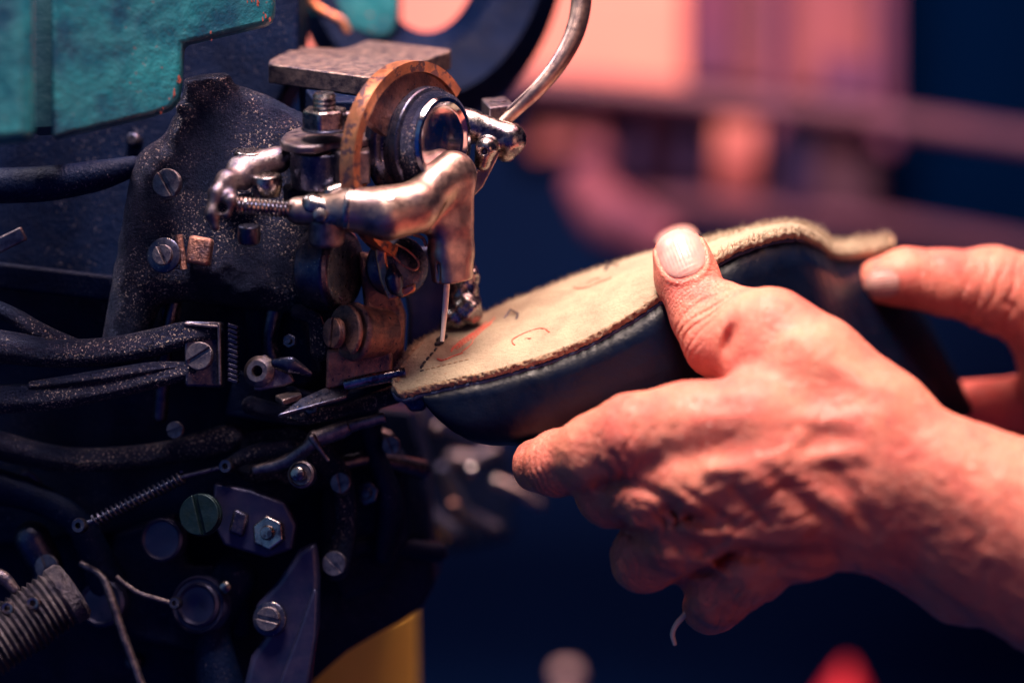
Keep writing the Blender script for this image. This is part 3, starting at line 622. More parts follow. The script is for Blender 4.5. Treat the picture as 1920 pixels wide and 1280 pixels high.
# small oily bosses and bolts scattered over the lower frame
rr = random.Random(3)
for (x, y, r) in ((250, 262, 14), (140, 850, 12), (640, 930, 11), (690, 1010, 13), (620, 1010, 9), (60, 1000, 14), (250, 1240, 16), (380, 1240, 13), (470, 830, 10), (420, 560, 12), (545, 600, 14), (560, 660, 10), (100, 800, 9), (500, 520, 14)):
    b = MB(); b.lathe(F(x, y, 215 if y < 780 else 310), AX, [(0, -20), (r, -20), (r, 4), (r * .7, 9), (0, 9)], 20 if rr.random() < .5 else 6); part(b, 'boss', M['iron_smooth'], bevel=1.5)

def lug(x, y, d, r, m='iron_smooth', nm='lug', hole=.4):
    b = MB(); b.lathe(F(x, y, d), AX, [(r * hole, -8), (r * .96, -8), (r, -4), (r, 6), (r * .85, 10), (r * hole, 10), (r * hole, -8)], 28); return part(b, nm, M[m])
lug(150, 985, 66, 15); lug(425, 874, 78, 14); lug(330, 1130, 108, 12)
DET = [('link_arm', [(200, 1100, 190), (150, 985, 150), (60, 930, 160), (-60, 900, 160)], [40, 26, 30, 40], 'iron_dark'),
       ('link_arm', [(425, 874, 110), (470, 850, 110), (540, 838, 110)], [13, 16, 18], 'iron'),
       ('cast_arm', [(-60, 820, 150), (120, 860, 150), (300, 850, 150), (430, 820, 150)], [30, 24, 22, 28], 'iron'),
       ('cast_arm', [(440, 1080, 190), (400, 1180, 180), (420, 1320, 180)], [44, 34, 50], 'iron_dark'),
       ('cast_arm', [(60, 1010, 170), (90, 1080, 170), (60, 1180, 170)], [36, 30, 44], 'iron_smooth'),
       ('crank_arm', [(600, 850, 130), (640, 900, 140), (648, 980, 150), (628, 1060, 160)], [26, 22, 20, 30], 'iron'),
       ('crank_arm', [(690, 780, 180), (704, 850, 190), (730, 940, 200), (716, 1040, 210)], [24, 20, 26, 18], 'iron_dark'),
       ('tie_rod', [(640, 870, 170), (700, 860, 200), (790, 880, 260)], [18, 15, 20], 'iron_smooth'),
       ('tie_rod', [(620, 1040, 220), (700, 1020, 240), (820, 1035, 300)], [20, 16, 20], 'iron_dark'),
       ('push_rod', [(330, 545, 120), (312, 640, 120), (300, 780, 150)], [14, 14, 14], 'iron_smooth'),
       ('push_rod', [(520, 560, 110), (505, 640, 110), (520, 700, 110)], [18, 15, 18], 'iron_smooth'),
       ('hinge_arm', [(470, 760, 90), (560, 780, 80), (640, 770, 90), (740, 740, 100)], [18, 16, 14, 18], 'iron'),
       ('hinge_arm', [(560, 585, 60), (590, 600, 40), (600, 660, 40)], [16, 14, 18], 'iron'),
       ('guard_wire', [(560, 470, 20), (590, 500, 10), (602, 530, 10), (640, 560, 20)], [3, 3, 3, 3], 'steel_dull')]
for nme, pts, r, m in DET:
    b = MB(); b.tube(path(pts), r, 18, round_ends=True); part(b, nme, M[m])
for (x, y, d, r, ang) in ((640, 905, 108, 20, .3), (628, 1056, 124, 24, .9), (330, 806, 110, 17, 2.0), (735, 835, 150, 18, .5), (90, 1062, 130, 24, .5)):
    slot_screw(F(x, y, d), AX, r, 9, ang, M['steel_dull'] if r > 14 else M['iron_smooth'])
for (x, y, d, r) in ((690, 925, 170, 24), (585, 762, 62, 16), (545, 640, 60, 14)):
    hex_nut(F(x, y, d), AX, r, 10, M['iron_smooth'], r * .45, x * .1, stud_h=5)
b = MB(); b.prism(px([(210, 1000), (330, 960), (350, 1060), (460, 1060), (470, 1190), (380, 1230), (250, 1200), (180, 1120)], 200), (0, 0, 70)); part(b, 'gear_cover', M['iron_dark'], bevel=14)
b = MB(); b.prism(px([(600, 830), (690, 800), (760, 850), (770, 1000), (720, 1100), (640, 1130), (600, 1020)], 240), (0, 0, 70)); part(b, 'side_casting', M['iron_dark'], bevel=14)
b = MB(); b.prism(px([(450, 560), (560, 540), (600, 700), (560, 740), (470, 740)], 140), (0, 0, 70)); part(b, 'feed_casting', M['iron_dark'], bevel=14)
for nme, pts, r, m in [('lever_arm', [(830, 880, 1000), (870, 960, 1000), (930, 990, 1000)], 16, 'iron_smooth'), ('lever_arm', [(800, 960, 900), (850, 1000, 900)], 22, 'iron_smooth'), ('lever_arm', [(690, 960, 500), (760, 985, 600), (800, 970, 600)], 12, 'iron_smooth'), ('ball_knob', [(850, 945, 900), (852, 946, 900)], 10, 'copper')]:
    b = MB(); b.tube([F(*p) for p in pts], r, 14, round_ends=True); part(b, nme, M[m])
b = MB(); b.lathe(F(652, 393, -112), F(725, 400, -112) - F(660, 392, -112), [(30, -7), (41, -7), (43, -4), (43, 4), (41, 7), (30, 7), (30, -7)], 40); part(b, 'arm_collar', M['steel'])
b = MB(); b.lathe(F(600, 404, -140), (0.05, -.15, -1), [(0, -6), (13, -6), (14, 0), (12, 6), (5, 8), (0, 8)], 24); part(b, 'clevis_pin', M['steel'])
slot_screw(F(730, 372, -150), nrm((0.05, -0.6, -0.8)), 10, 7, .4, M['steel'])
# flywheel behind
wc = F(800, -130, 700); b = MB(); V = []; n = 72
def ering(ax_, ay_, dd): return [wc + np.array([ax_ * math.cos(2 * math.pi * k / n), ay_ * math.sin(2 * math.pi * k / n), dd]) for k in range(n)]
rings = [ering(120, 215, 0), ering(170, 265, -70), ering(260, 360, -90), ering(300, 410, -20), ering(300, 410, 60), ering(120, 215, 80)]
for r_ in rings: V += r_
Fc = [[j * n + k, j * n + (k + 1) % n, ((j + 1) % 6) * n + (k + 1) % n, ((j + 1) % 6) * n + k] for j in range(6) for k in range(n)]
b.add(V, Fc); part(b, 'flywheel', M['iron_dark'])

# clamp at right, curved tube, steel strip
b = MB(); b.tube(path([(1088, -80, 120), (1090, 0, 110), (1078, 60, 100), (1050, 115, 90), (1010, 165, 85), (965, 208, 85), (935, 235, 80)], 8), [19, 20, 19, 17, 15, 13, 12], 24); part(b, 'feed_tube', M['foot'])
def f_cl(P):
    d = rc(P, F(865, 225, 60), F(955, 262, 60), 24, 30)
    d = smin(d, rc(P, F(955, 262, 60), F(948, 285, 70), 29, 20), 14)
    d = smin(d, rc(P, F(912, 278, 30), F(905, 305, 40), 22, 16), 9)
    d = smin(d, rc(P, F(880, 240, 70), F(820, 240, 80), 30, 34), 20)
    return smax(d, -rc(P, F(908, 284, -10), F(908, 284, 30), 6, 6), 2)
sdf_obj('tube_clamp', f_cl, (-190, -470, -30), (40, -290, 150), 2.8, M['steel'], mc)
b = MB(); b.prism([onplane(x, y, F(932, 210, 20), UP) for x, y in [(902, 184), (948, 180), (966, 196), (918, 202)]], -UP * 30); cb = part(b, 'clamp_bolt', M['steel_dull'], bevel=4)
b = MB(); b.lathe(onplane(934, 190, F(932, 210, 20), UP), UP, [(0, 0), (16, 0), (15, 3), (12, 4), (0, 3)], 24); b.build('bolt_cap', M['steel_dull'], cb)
b = MB(); b.prism(px([(930, 268), (940, 282), (905, 350), (884, 372), (888, 330)], 50), (0, 0, 10)); part(b, 'spring_strip', M['foot'], bevel=2)
b = MB(); b.prism(px([(948, 205), (962, 214), (1045, 140), (1030, 130)], 74), (0, 0, 8)); part(b, 'strip', M['foot'], bevel=2)

# blurred chrome levers on the far side of the machine
FAR = [('lever_arm', [(932, 902, 1000), (970, 918, 1000), (1012, 944, 1000)], 13, 'steel'),
       ('lever_arm', [(850, 858, 1100), (890, 862, 1100), (925, 846, 1100)], 17, 'steel_dull'),
       ('ball_knob', [(884, 880, 900), (885, 882, 900)], 12, 'chrome'),
       ('lever_arm', [(708, 900, 600), (730, 905, 600), (745, 890, 600)], 14, 'steel_dull'),
       ('lever_arm', [(758, 925, 600), (772, 905, 600), (788, 900, 600)], 9, 'steel'),
       ('lever_arm', [(784, 760, 900), (786, 788, 900)], 16, 'steel_dull'),
       ('ball_knob', [(820, 800, 900), (822, 802, 900)], 12, 'steel_dull'),
       ('ball_knob', [(740, 852, 700), (741, 853, 700)], 10, 'steel_dull'),
       ('lever_arm', [(758, 1042, 500), (775, 1052, 500), (812, 1066, 500)], 6, 'steel_dull'),
       ('lever_arm', [(700, 1085, 500), (740, 1092, 500), (775, 1096, 500)], 6, 'lever'),
       ('lever_arm', [(716, 810, 300), (730, 816, 300)], 8, 'steel_dull')]
for nme, pts, r, m in FAR:
    b = MB(); b.tube([F(*p) for p in pts], r, 14, round_ends=True); part(b, nme, M[m])
b = MB(); b.prism(px([(700, 740), (960, 850), (960, 1010), (800, 1040), (690, 1000)], 1250), (0, 0, 100)); part(b, 'rear_plate', M['iron_dark'], bevel=10)

# ================================================================== SHOE
NE = [(736, 716, 0), (742, 726, -6), (762, 731, -10), (800, 720, -14), (880, 703, -22), (960, 683, -26), (1060, 650, -26), (1140, 612, -22), (1230, 557, -10), (1345, 480, 20), (1420, 446, 60), (1490, 432, 120), (1530, 446, 190), (1566, 470, 280), (1620, 468, 380), (1668, 458, 470)]
FE = [(738, 708, 4), (748, 690, 26), (768, 655, 70), (806, 628, 130), (890, 593, 215), (970, 560, 262), (1060, 524, 292), (1130, 500, 300), (1215, 474, 300), (1330, 446, 290), (1400, 428, 270), (1480, 416, 270), (1528, 430, 300), (1566, 452, 360), (1620, 446, 440), (1668, 440, 510)]
shoe = thing('shoe', F(1100, 1000, 100), 'black leather shoe upper held sole up with cream insole under the needle', 'shoe')
NC = catmull(Fa(np.array(NE, float)), 12); FC_ = catmull(Fa(np.array(FE, float)), 12)
NT = len(NC); NS = 28
def rnd3(p, s): return mnoise.noise(Vector(p) * s)
nup = nrm(UP * 1.0 + TOCAM * 0.1)
top = np.zeros((NT, NS + 1, 3))
for i in range(NT):
    wdt = np.linalg.norm(FC_[i] - NC[i])
    for j in range(NS + 1):
        s = j / NS; p = NC[i] * (1 - s) + FC_[i] * s
        p = p + nup * (0.045 * wdt * math.sin(math.pi * s) ** 0.7)
        p = p + nup * 1.6 * rnd3(p, 0.02)
        if j == 0: p = p + np.array([0, 1, 0]) * 1.5 * rnd3(p, 0.12)
        top[i, j] = p
TH = 17
bot = top - nup * TH
def grid_faces(nt, ns, off=0, flip=False):
    f = [[off + i * ns + j, off + (i + 1) * ns + j, off + (i + 1) * ns + j + 1, off + i * ns + j + 1] for i in range(nt - 1) for j in range(ns - 1)]
    return [q[::-1] for q in f] if flip else f
# top skin
insole = finish('insole', np.vstack([top.reshape(-1, 3), (top - nup * 3).reshape(-1, 3)]), grid_faces(NT, NS + 1) + grid_faces(NT, NS + 1, NT * (NS + 1), True), M['board'], shoe, auto=0)
# rim (ragged cut edge): swept profile all round
def rim(name, m, h0, h1, out, rough, sc, parent, loop=None, div=5):
    loop = np.vstack([top[:, 0], top[::-1, NS]]) if loop is None else loop
    # resample
    seg = np.linalg.norm(np.diff(np.vstack([loop, loop[:1]]), axis=0), axis=1); cs = np.concatenate([[0], np.cumsum(seg)])
    n_ = int(cs[-1] / 3.0); q = np.linspace(0, cs[-1], n_, endpoint=False); LL = np.vstack([loop, loop[:1]])
    R = np.stack([np.interp(q, cs, LL[:, k]) for k in range(3)], 1)
    cen = R.mean(0); T = np.roll(R, -1, 0) - np.roll(R, 1, 0)
    V = []; m_ = div + 1
    for i in range(n_):
        t = nrm(T[i]); o_ = nrm(np.cross(t, nup)); 
        if o_ @ np.array([0, 0, 1]) > 0 and q[i] < cs[NT - 1]: o_ = -o_
        if q[i] >= cs[NT - 1] and o_ @ np.array([0, 0, 1]) < 0: o_ = -o_
        for k in range(div + 3):
            if k == 0: s_, oo = 0, -10
            elif k == div + 2: s_, oo = 1, -10
            else: s_ = (k - 1) / div; oo = out + 1.6 * math.sin(math.pi * s_)
            p = R[i] + o_ * oo - nup * (h0 + (h1 - h0) * s_)
            if oo > -5:
                nn = rnd3(p, sc) + 0.6 * rnd3(p, sc * 2.3); p = p + (o_ * nn + nup * 0.5 * rnd3(p + 50, sc)) * rough
            V.append(p)
    mm = div + 3; Fc = [[i * mm + j, ((i + 1) % n_) * mm + j, ((i + 1) % n_) * mm + (j + 1) % mm, i * mm + (j + 1) % mm] for i in range(n_) for j in range(mm)]
    return finish(name, V, Fc, m, parent, auto=0)
rim('insole_edge', M['cork'], 0.2, TH - 2, 1.0, 4.2, 0.17, insole)
rim('binding', M['binding'], TH - 1, TH + 8, 1.5, 1.0, 0.05, shoe)

# upper: hangs below the insole
def hgt(x):
    if x < 790: return 0.0
    t = min(1, (x - 790) / 118); h = 170 * math.sqrt(max(0, 1 - (1 - t) ** 2))
    return h + 190 * np.clip((x - 900) / 450, 0, 1)
US = 40; V = []; rows = []
xs_px = NC[:, 0] / (1 + NC[:, 2] / D) + 960
dwn = nrm(np.array([0.30, 0.93, 0.16]))
i0 = int(np.argmax(xs_px > 790))
for i in range(i0, NT):
    x = xs_px[i]; h = hgt(x); row = []
    for j in range(US + 1):
        s = j / US; ss = 0.5 - 0.5 * math.cos(math.pi * s)
        p = (top[i, 0] - nup * (TH + 5)) * (1 - ss) + (top[i, NS] - nup * (TH + 5)) * ss
        q = math.sin(math.pi * s) ** 0.75
        p = p + dwn * h * q + np.array([0, 0, -1]) * (26 * math.sin(2 * math.pi * min(s, .5)) * min(1, h / 150))
        p = p + RT * q * max(0, x - 1500) * 0.45
        if x > 1330:
            fold = 12 * math.sin((x - 1330) * 0.035 + 3 * s) * math.sin(math.pi * s); p = p + np.array([0, 0, -1]) * fold
        row.append(p)
    V += row
NI = NT - i0
upper = finish('upper', V, grid_faces(NI, US + 1, 0, True), M['leather'], shoe, auto=0)
md = upper.modifiers.new('sol', 'SOLIDIFY'); md.thickness = 6 * U; md.offset = 0

# finding points on the insole
TP = top.reshape(-1, 3); TPX = np.stack([TP[:, 0] / (1 + TP[:, 2] / D) + 960, TP[:, 1] / (1 + TP[:, 2] / D) + 640], 1)
def on_insole(x, y, lift=1.0):
    d = ((TPX - np.array([x, y])) ** 2).sum(1); ii = np.argsort(d)[:4]; wt = 1 / (d[ii] + 1)
    dz = (TP[ii, 2] * wt).sum() / wt.sum(); return F(x, y, dz) + nup * lift + TOCAM * 0.5
pts = [(829, 637), (824, 645), (817, 656), (809, 665), (802, 673), (795, 681), (791, 688)]
for i, (x, y) in enumerate(pts):
    a_, c_ = (x + 1.5, y - 1.7), (x - 1.5, y + 1.7)
    b = MB(); b.tube([on_insole(*a_, 1.5), on_insole(x, y, 2.5), on_insole(*c_, 1.5)], [3.6 if i < 2 else 2.2] * 3, 10, round_ends=True); b.build('stitch', M['black_thread'], insole)
b = MB(); b.tube([on_insole(822, 640, 3), on_insole(834, 634, 4)], [5, 6], 10, round_ends=True); b.tube([on_insole(818, 648, 3), on_insole(828, 644, 4)], [4, 5], 10, round_ends=True); b.build('thread_knot', M['black_thread'], insole)
for k in range(9):
    x = 791 + k * 10.5; y = 695 - k * 2.6
    b = MB(); b.tube([on_insole(x - 2.4, y + .7, .6), on_insole(x + 2.4, y - .7, .6)], 1.4, 8, round_ends=True); b.build('stitch_hole', M['black_thread'] if k == 0 else M['cork'], insole)
def ink(poly, r=1.2):
    b = MB(); P = catmull([np.array([x, y, 0.0]) for x, y in poly], 6)
    b.tube([on_insole(p[0], p[1], 0.5) for p in P], r, 6); b.build('ink_mark', M['ink'], insole)
ink([(961, 643), (962, 636), (985, 624), (1010, 616), (1022, 617), (1030, 623)], 1.6)
ink([(961, 643), (965, 647)], 1.6)
ink([(984, 635), (996, 634)], 1.2)
ink([(820, 673), (832, 675), (850, 668), (868, 662)], 1.3)
ink([(820, 673), (826, 676), (830, 676)], 2.2)
ink([(846, 660), (862, 640), (890, 624), (914, 610), (928, 596)], 1.0)
ink([(866, 660), (884, 645), (888, 636), (902, 622), (912, 610)], 0.9)
for k in range(12):
    t = k / 11; x = 852 + 60 * t; y = 652 - 44 * t; ink([(x - 7, y + 6), (x, y - 4), (x + 5, y + 3), (x + 12, y - 8)], 0.8)
ink([(1075, 538), (1082, 541), (1100, 539), (1122, 530), (1140, 524), (1146, 520)], 1.5)
ink([(1100, 532), (1114, 524), (1124, 522)], 1.2)
def staple(a_, b_, h, legs, m=None):
    o = MB(); p0 = on_insole(*a_, h); p1 = on_insole(*b_, h * .6)
    q0 = on_insole(*legs[0], 0); q1 = on_insole(*legs[1], 0)
    o.tube([q0, p0, p1, q1], 2.0, 8, round_ends=True); return o.build('staple', m or M['steel'], insole)
staple((957, 586), (971, 592), 7, ((946, 596), (968, 598)), M['steel_dull'])
b = MB(); b.tube([F(1131, 512, 250), F(1142, 495, 250), F(1158, 496, 255), F(1148, 508, 250)], 2.4, 8, round_ends=True); b.build('staple', M['chrome'], insole)

# pile edge: cream fuzzy band beyond the thumb, and stray fibres along the far edge
sel = [i for i in range(NT) if xs_px[i] > 1235]
def band():
    V = []; m_ = 10; n_ = 0; idx = []
    R = []
    for i in sel: R.append(top[i, 0])
    R = catmull(np.array(R)[::3], 10)
    for i, p in enumerate(R):
        for k in range(m_):
            a = 2 * math.pi * k / m_; r_ = 7.5
            q = p - nup * 8 + (math.cos(a) * UP * 1.12 + math.sin(a) * TOCAM) * r_
            nn = rnd3(q, 0.09) + .7 * rnd3(q, .22); V.append(q + (math.cos(a) * UP + math.sin(a) * TOCAM) * nn * 4.5)
    n_ = len(R)
    Fc = [[i * m_ + k, i * m_ + (k + 1) % m_, (i + 1) * m_ + (k + 1) % m_, (i + 1) * m_ + k] for i in range(n_ - 1) for k in range(m_)]
    Fc.append(list(range(m_))); Fc.append([(n_ - 1) * m_ + k for k in range(m_)][::-1])
    return finish('felt_band', V, Fc, M['pile'], shoe, auto=0)
fband = band()
b = MB(); rf = random.Random(5)
for k in range(3000):
    if k < 2000:
        i = rf.choice(sel[6:]); p = top[i, rf.choice([0, NS // 2, NS])] + np.array([rf.uniform(-5, 5), rf.uniform(-4, 3), rf.uniform(-14, 20)]); ln = rf.uniform(3, 11) * (1.5 if rf.random() < .12 else 1)
    else:
        i = rf.randrange(10, max(sel[0], 20) + 20); p = top[i, NS] + np.array([rf.uniform(-5, 5), 1, 0]); ln = rf.uniform(3, 9)
    dr = nrm(UP + np.array([rf.uniform(-1, 1), 0, rf.uniform(-.8, .8)])); d2 = nrm(dr + np.array([rf.uniform(-.8, .8), rf.uniform(-.3, .6), 0]))
    b.tube([p - UP * 2, p + dr * ln * .5, p + dr * ln * .5 + d2 * ln * .5], [.55, .5, .3], 4)
fz = b.build('loose_fibres', M['pile'], insole); fz['kind'] = 'stuff'

# ================================================================== HANDS
def Q(x, y, d, r): return (F(x, y, d), r)
NC_ = np.array([1277., 474.]); NA = nrm([-0.37, -0.93]); NP_ = np.array([-NA[1], NA[0]])
def nail_uv(P, c=NC_, a=NA, p=NP_, hl=48, hw=45):
    k = 1 + P[:, 2] / D; x = P[:, 0] / k + 960 - c[0]; y = P[:, 1] / k + 640 - c[1]
    v = (x * a[0] + y * a[1]) / hl; u = (x * p[0] + y * p[1]) / hw
    return u, v
def wrinkle(P, c, ax, amp, wl, length, width, warp=0.0, ph=0.0):
    q = P - c; t = q @ ax; rr_ = np.sqrt(np.maximum((q ** 2).sum(1) - t * t, 0))
    t2 = t + warp * np.sin(P[:, 0] * 0.05 + P[:, 1] * 0.035) + 0.5 * warp * np.sin(P[:, 1] * .13 + P[:, 0] * .07)
    s = np.sin(2 * math.pi * t2 / wl + ph)
    groove = -np.maximum(0, s) ** 3 + 0.25
    return -amp * groove * np.exp(-(t / length) ** 2) * np.exp(-np.maximum(rr_ - width, 0) ** 2 / 900)
def lump(P, s, ph=0): return np.sin(P[:, 0] * s + ph) * np.sin(P[:, 1] * s * 1.13 + ph * 2 + 1) * np.sin(P[:, 2] * s * .9 + 2 + ph)
thumb = [Q(1276, 478, 8, 50), Q(1288, 520, -6, 54), Q(1318, 590, -46, 56), Q(1352, 640, -92, 62), Q(1438, 648, -165, 92), Q(1520, 700, -210, 100), Q(1640, 800, -250, 112)]
index = [Q(1600, 850, -270, 90), Q(1420, 800, -262, 92), Q(1290, 806, -245, 84), Q(1190, 822, -215, 76), Q(1120, 846, -170, 66), Q(1044, 868, -95, 55), Q(1012, 872, 0, 46), Q(1020, 870, 90, 40)]
middle = [Q(1620, 900, -285, 84), Q(1440, 880, -292, 80), Q(1300, 905, -275, 66), Q(1215, 918, -225, 54), Q(1140, 930, -130, 52), Q(1130, 930, -20, 46), Q(1160, 915, 80, 40)]
ring_ = [Q(1630, 950, -275, 82), Q(1470, 950, -290, 72), Q(1350, 985, -262, 55), Q(1275, 1012, -215, 52), Q(1210, 1046, -120, 60), Q(1212, 1048, -30, 50), Q(1260, 1010, 70, 40)]
pinky = [Q(1640, 985, -235, 78), Q(1510, 1015, -245, 64), Q(1415, 1066, -215, 52), Q(1350, 1112, -140, 56), Q(1336, 1132, -60, 52), Q(1360, 1090, 40, 40)]
FOLDS = [([(1120, 908), (1180, 906), (1225, 922), (1262, 944)], 13, 11), ([(1190, 1004), (1235, 1022), (1295, 1022), (1352, 1014)], 13, 8),
         ([(1248, 955), (1290, 966), (1345, 990)], 12, 11), ([(1285, 918), (1330, 948), (1372, 980)], 9, 6), ([(1375, 915), (1420, 962), (1440, 985)], 9, 6),
         ([(1320, 1032), (1420, 1040), (1560, 1046)], 16, 8), ([(1190, 984), (1250, 992), (1340, 1000)], 12, -9), ([(1300, 1050), (1330, 1058), (1362, 1078)], 9, -7),
         ([(1300, 1088), (1345, 1084)], 10, -6), ([(1360, 1000), (1450, 1020), (1540, 1022)], 10, -4), ([(1440, 1060), (1520, 1072), (1600, 1066)], 10, 5),
         ([(1150, 850), (1165, 880), (1172, 905)], 8, 4), ([(1440, 880), (1500, 940), (1560, 980)], 15, 5), ([(1560, 880), (1600, 930), (1640, 1000)], 17, 5)]
def vn(P, f, seed=0):
    q = P * f + 31.7 * seed + 1000.0; i = np.floor(q).astype(np.int64); t = q - i; t = t * t * (3 - 2 * t); out = 0
    for a in (0, 1):
        for b_ in (0, 1):
            for c in (0, 1):
                h = (i[:, 0] + a) * 374761393 + (i[:, 1] + b_) * 668265263 + (i[:, 2] + c) * 2147483647 + seed * 97
                h = (h ^ (h >> 13)) * 1274126177; h = ((h ^ (h >> 16)) & 0xFFFF) / 65535.0
                out = out + h * np.where(a, t[:, 0], 1 - t[:, 0]) * np.where(b_, t[:, 1], 1 - t[:, 1]) * np.where(c, t[:, 2], 1 - t[:, 2])
    return out * 2 - 1
def f_hand(P):
    P = P.astype(np.float32)
    dt = chain(P, thumb, 34)
    di = chain(P, index, 30); dm = chain(P, middle, 26); dr = chain(P, ring_, 24); dp = chain(P, pinky, 24)
    d = smin(di, dm, 18); d = smin(d, dr, 18); d = smin(d, dp, 20)
    # wrist and forearm
    fa = rc(P, F(1650, 850, -265), F(2500, 1240, -420), 112, 190)
    fb = rc(P, F(1690, 950, -230), F(2500, 1330, -380), 108, 200)
    fa = smin(fa, fb, 60)
    d = smin(d, rc(P, F(1240, 955, -140), F(1440, 1045, -170), 52, 62), 22)
    d = smin(d, rc(P, F(1300, 1060, -120), F(1420, 1080, -150), 45, 50), 20)
    palm = smin(rc(P, F(1480, 900, -190), F(1690, 920, -190), 90, 100), rc(P, F(1440, 760, -200), F(1620, 850, -240), 60, 90), 50)
    d = smin(d, fa, 60); d = smin(d, palm, 30)
    d = smin(d, rc(P, F(1700, 1020, -190), F(1800, 1080, -200), 78, 88), 40)
    d = smin(d, dt, 34)
    # extra web of skin between thumb and index
    d = smin(d, rc(P, F(1400, 700, -150), F(1480, 740, -190), 30, 60), 40)
    d = smin(d, rc(P, F(1364, 566, -84), F(1430, 612, -150), 36, 58), 36)
    # knuckle of the thumb
    d = smin(d, ell(P, F(1450, 610, -200), (62, 56, 50)), 40)
    # tendons and veins on the back
    for (a_, b_, ra_) in (((1590, 790, -352), (1310, 790, -322), 9), ((1610, 850, -368), (1330, 880, -350), 9), ((1620, 930, -355), (1370, 960, -330), 8), ((1640, 740, -330), (1490, 640, -286), 10), ((1500, 820, -356), (1420, 900, -362), 6), ((1580, 960, -355), (1500, 900, -366), 6)):
        d = smin(d, rc(P, F(*a_), F(*b_), ra_, ra_ * .8), 26)
    # folds
    d = d + wrinkle(P, F(1345, 620, -80), nrm(F(1352, 640, -92) - F(1288, 520, -6)), 4.2, 17, 42, 66, 5)
    kx = P[:, 0] / (1 + P[:, 2] / D) + 960; ky = P[:, 1] / (1 + P[:, 2] / D) + 640
    d = d + np.where(P[:, 2] < -90, 20 * np.exp(-((kx - 1368 + (ky - 640) * .25) / 15) ** 2 - ((ky - 636) / 34) ** 2), 0)
    d = d + wrinkle(P, F(1310, 570, -30), nrm(F(1352, 640, -92) - F(1288, 520, -6)), 1.6, 10, 42, 62, 3, 1)
    d = d + wrinkle(P, F(1042, 864, -100), nrm(F(1110, 850, -140) - F(1020, 872, -30)), 3.0, 15, 34, 66, 5)
    d = d + wrinkle(P, F(1205, 1046, -130), nrm(np.array([0.6, -0.4, -.7])), 1.6, 14, 34, 70, 5)
    d = d + wrinkle(P, F(1240, 985, -230), nrm(np.array([0.8, -0.6, -.2])), 4.0, 30, 70, 60, 10)
    d = d + wrinkle(P, F(1390, 1120, -170), nrm(np.array([0.75, 0.6, -.2])), 2.6, 20, 60, 70, 8)
    d = d + wrinkle(P, F(1400, 980, -300), nrm(np.array([0.35, 0.93, 0])), 4.0, 44, 110, 120, 12)
    d = d + wrinkle(P, F(1170, 860, -230), nrm(np.array([0.9, 0.3, -.3])), 2.4, 34, 60, 80, 10)
    low = np.clip((P[:, 1] - 120) / 160, 0, 1)
    d = d + 2.2 * lump(P, 0.022, 1.0) + (0.5 + 0.8 * low) * lump(P, 0.047, 2.0) + (0.15 + 0.3 * low) * lump(P, 0.11, 3.0)
    for poly, wd_, amp in FOLDS:
        dd = None
        for (x0, y0), (x1, y1) in zip(poly[:-1], poly[1:]):
            ex, ey = x1 - x0, y1 - y0; t = np.clip(((kx - x0) * ex + (ky - y0) * ey) / (ex * ex + ey * ey), 0, 1)
            q = (kx - x0 - t * ex) ** 2 + (ky - y0 - t * ey) ** 2; dd = q if dd is None else np.minimum(dd, q)
        d = d + np.where(P[:, 2] < -60, amp * np.exp(-dd / (wd_ * wd_)), 0)
    # nail bed
    u, v = nail_uv(P); rho = (np.abs(u) ** 2.8 + np.abs(v) ** 2.6) ** (1 / 2.7); front = (P[:, 2] < 0)
    d = d + np.where(front, 3.0 * np.clip((1.02 - rho) / 0.06, 0, 1), 0)
    d = d - np.where(front & (v < 0.75), 2.6 * np.exp(-((rho - 1.12) / 0.09) ** 2), 0)
    return d
def rough_skin(f, V, keep):
    g = np.zeros_like(V)
    for a in range(3):
        e = np.zeros(3); e[a] = 1.5; g[:, a] = f((V + e).astype(np.float32)) - f((V - e).astype(np.float32))
    g /= np.linalg.norm(g, axis=1)[:, None] + 1e-9
    wv = V + 14 * np.stack([vn(V, .02, 5), vn(V, .02, 6), vn(V, .02, 7)], 1)
    ridge = lambda fr, sd: 1 - 2 * np.abs(vn(wv * np.array([1, 1.6, 1]), fr, sd))
    h = 1.3 * vn(wv, .03, 1) - 0.9 * ridge(.038, 2) - 0.42 * ridge(.08, 3) + 0.15 * vn(V, .2, 4)
    return V + g * (0.72 * h * keep)[:, None]
person = thing('person', F(1900, 1200, -200), 'pair of bare ruddy working hands holding the black shoe', 'person')
V, Qd = nets(f_hand, (-10, -240, -620), (1500, 780, 160), 3.4)
u_, v_ = nail_uv(V); keep = np.clip((np.sqrt(u_ ** 2 + v_ ** 2) - 1.15) / .5, 0.05, 1) * np.clip(0.55 + (V[:, 1] - 40) / 260, .45, 1.25)
V = rough_skin(f_hand, V, keep)
def ruddy(V, spots):
    r = np.zeros(len(V))
    for (x, y, d, s, a) in spots: r = np.maximum(r, a * np.exp(-((V - F(x, y, d)) ** 2).sum(1) / (2 * s * s)))
    return r
hand = finish('hand', V, Qd[:, ::-1], M['skin'], person, auto=0, label='near hand with its thumb pressed on the insole edge')
at = hand.data.attributes.new('ruddy', 'FLOAT', 'POINT')
at.data.foreach_set('value', ruddy(V, [(1300, 560, -60, 40, .45), (1340, 660, -90, 34, .4), (1450, 930, -330, 90, .4), (1600, 900, -340, 80, .4), (1210, 870, -270, 55, .35), (1700, 1000, -300, 90, .45), (1480, 820, -340, 40, .25), (1040, 880, -130, 40, .4), (1200, 1060, -170, 60, .55), (1340, 1120, -150, 70, .6), (1130, 930, -160, 60, .55), (1300, 980, -280, 60, .4), (1500, 1040, -300, 80, .5), (1850, 1120, -330, 110, .45)]).astype(np.float32))  # knuckle redness, plus crimson light painted onto the lower fingers

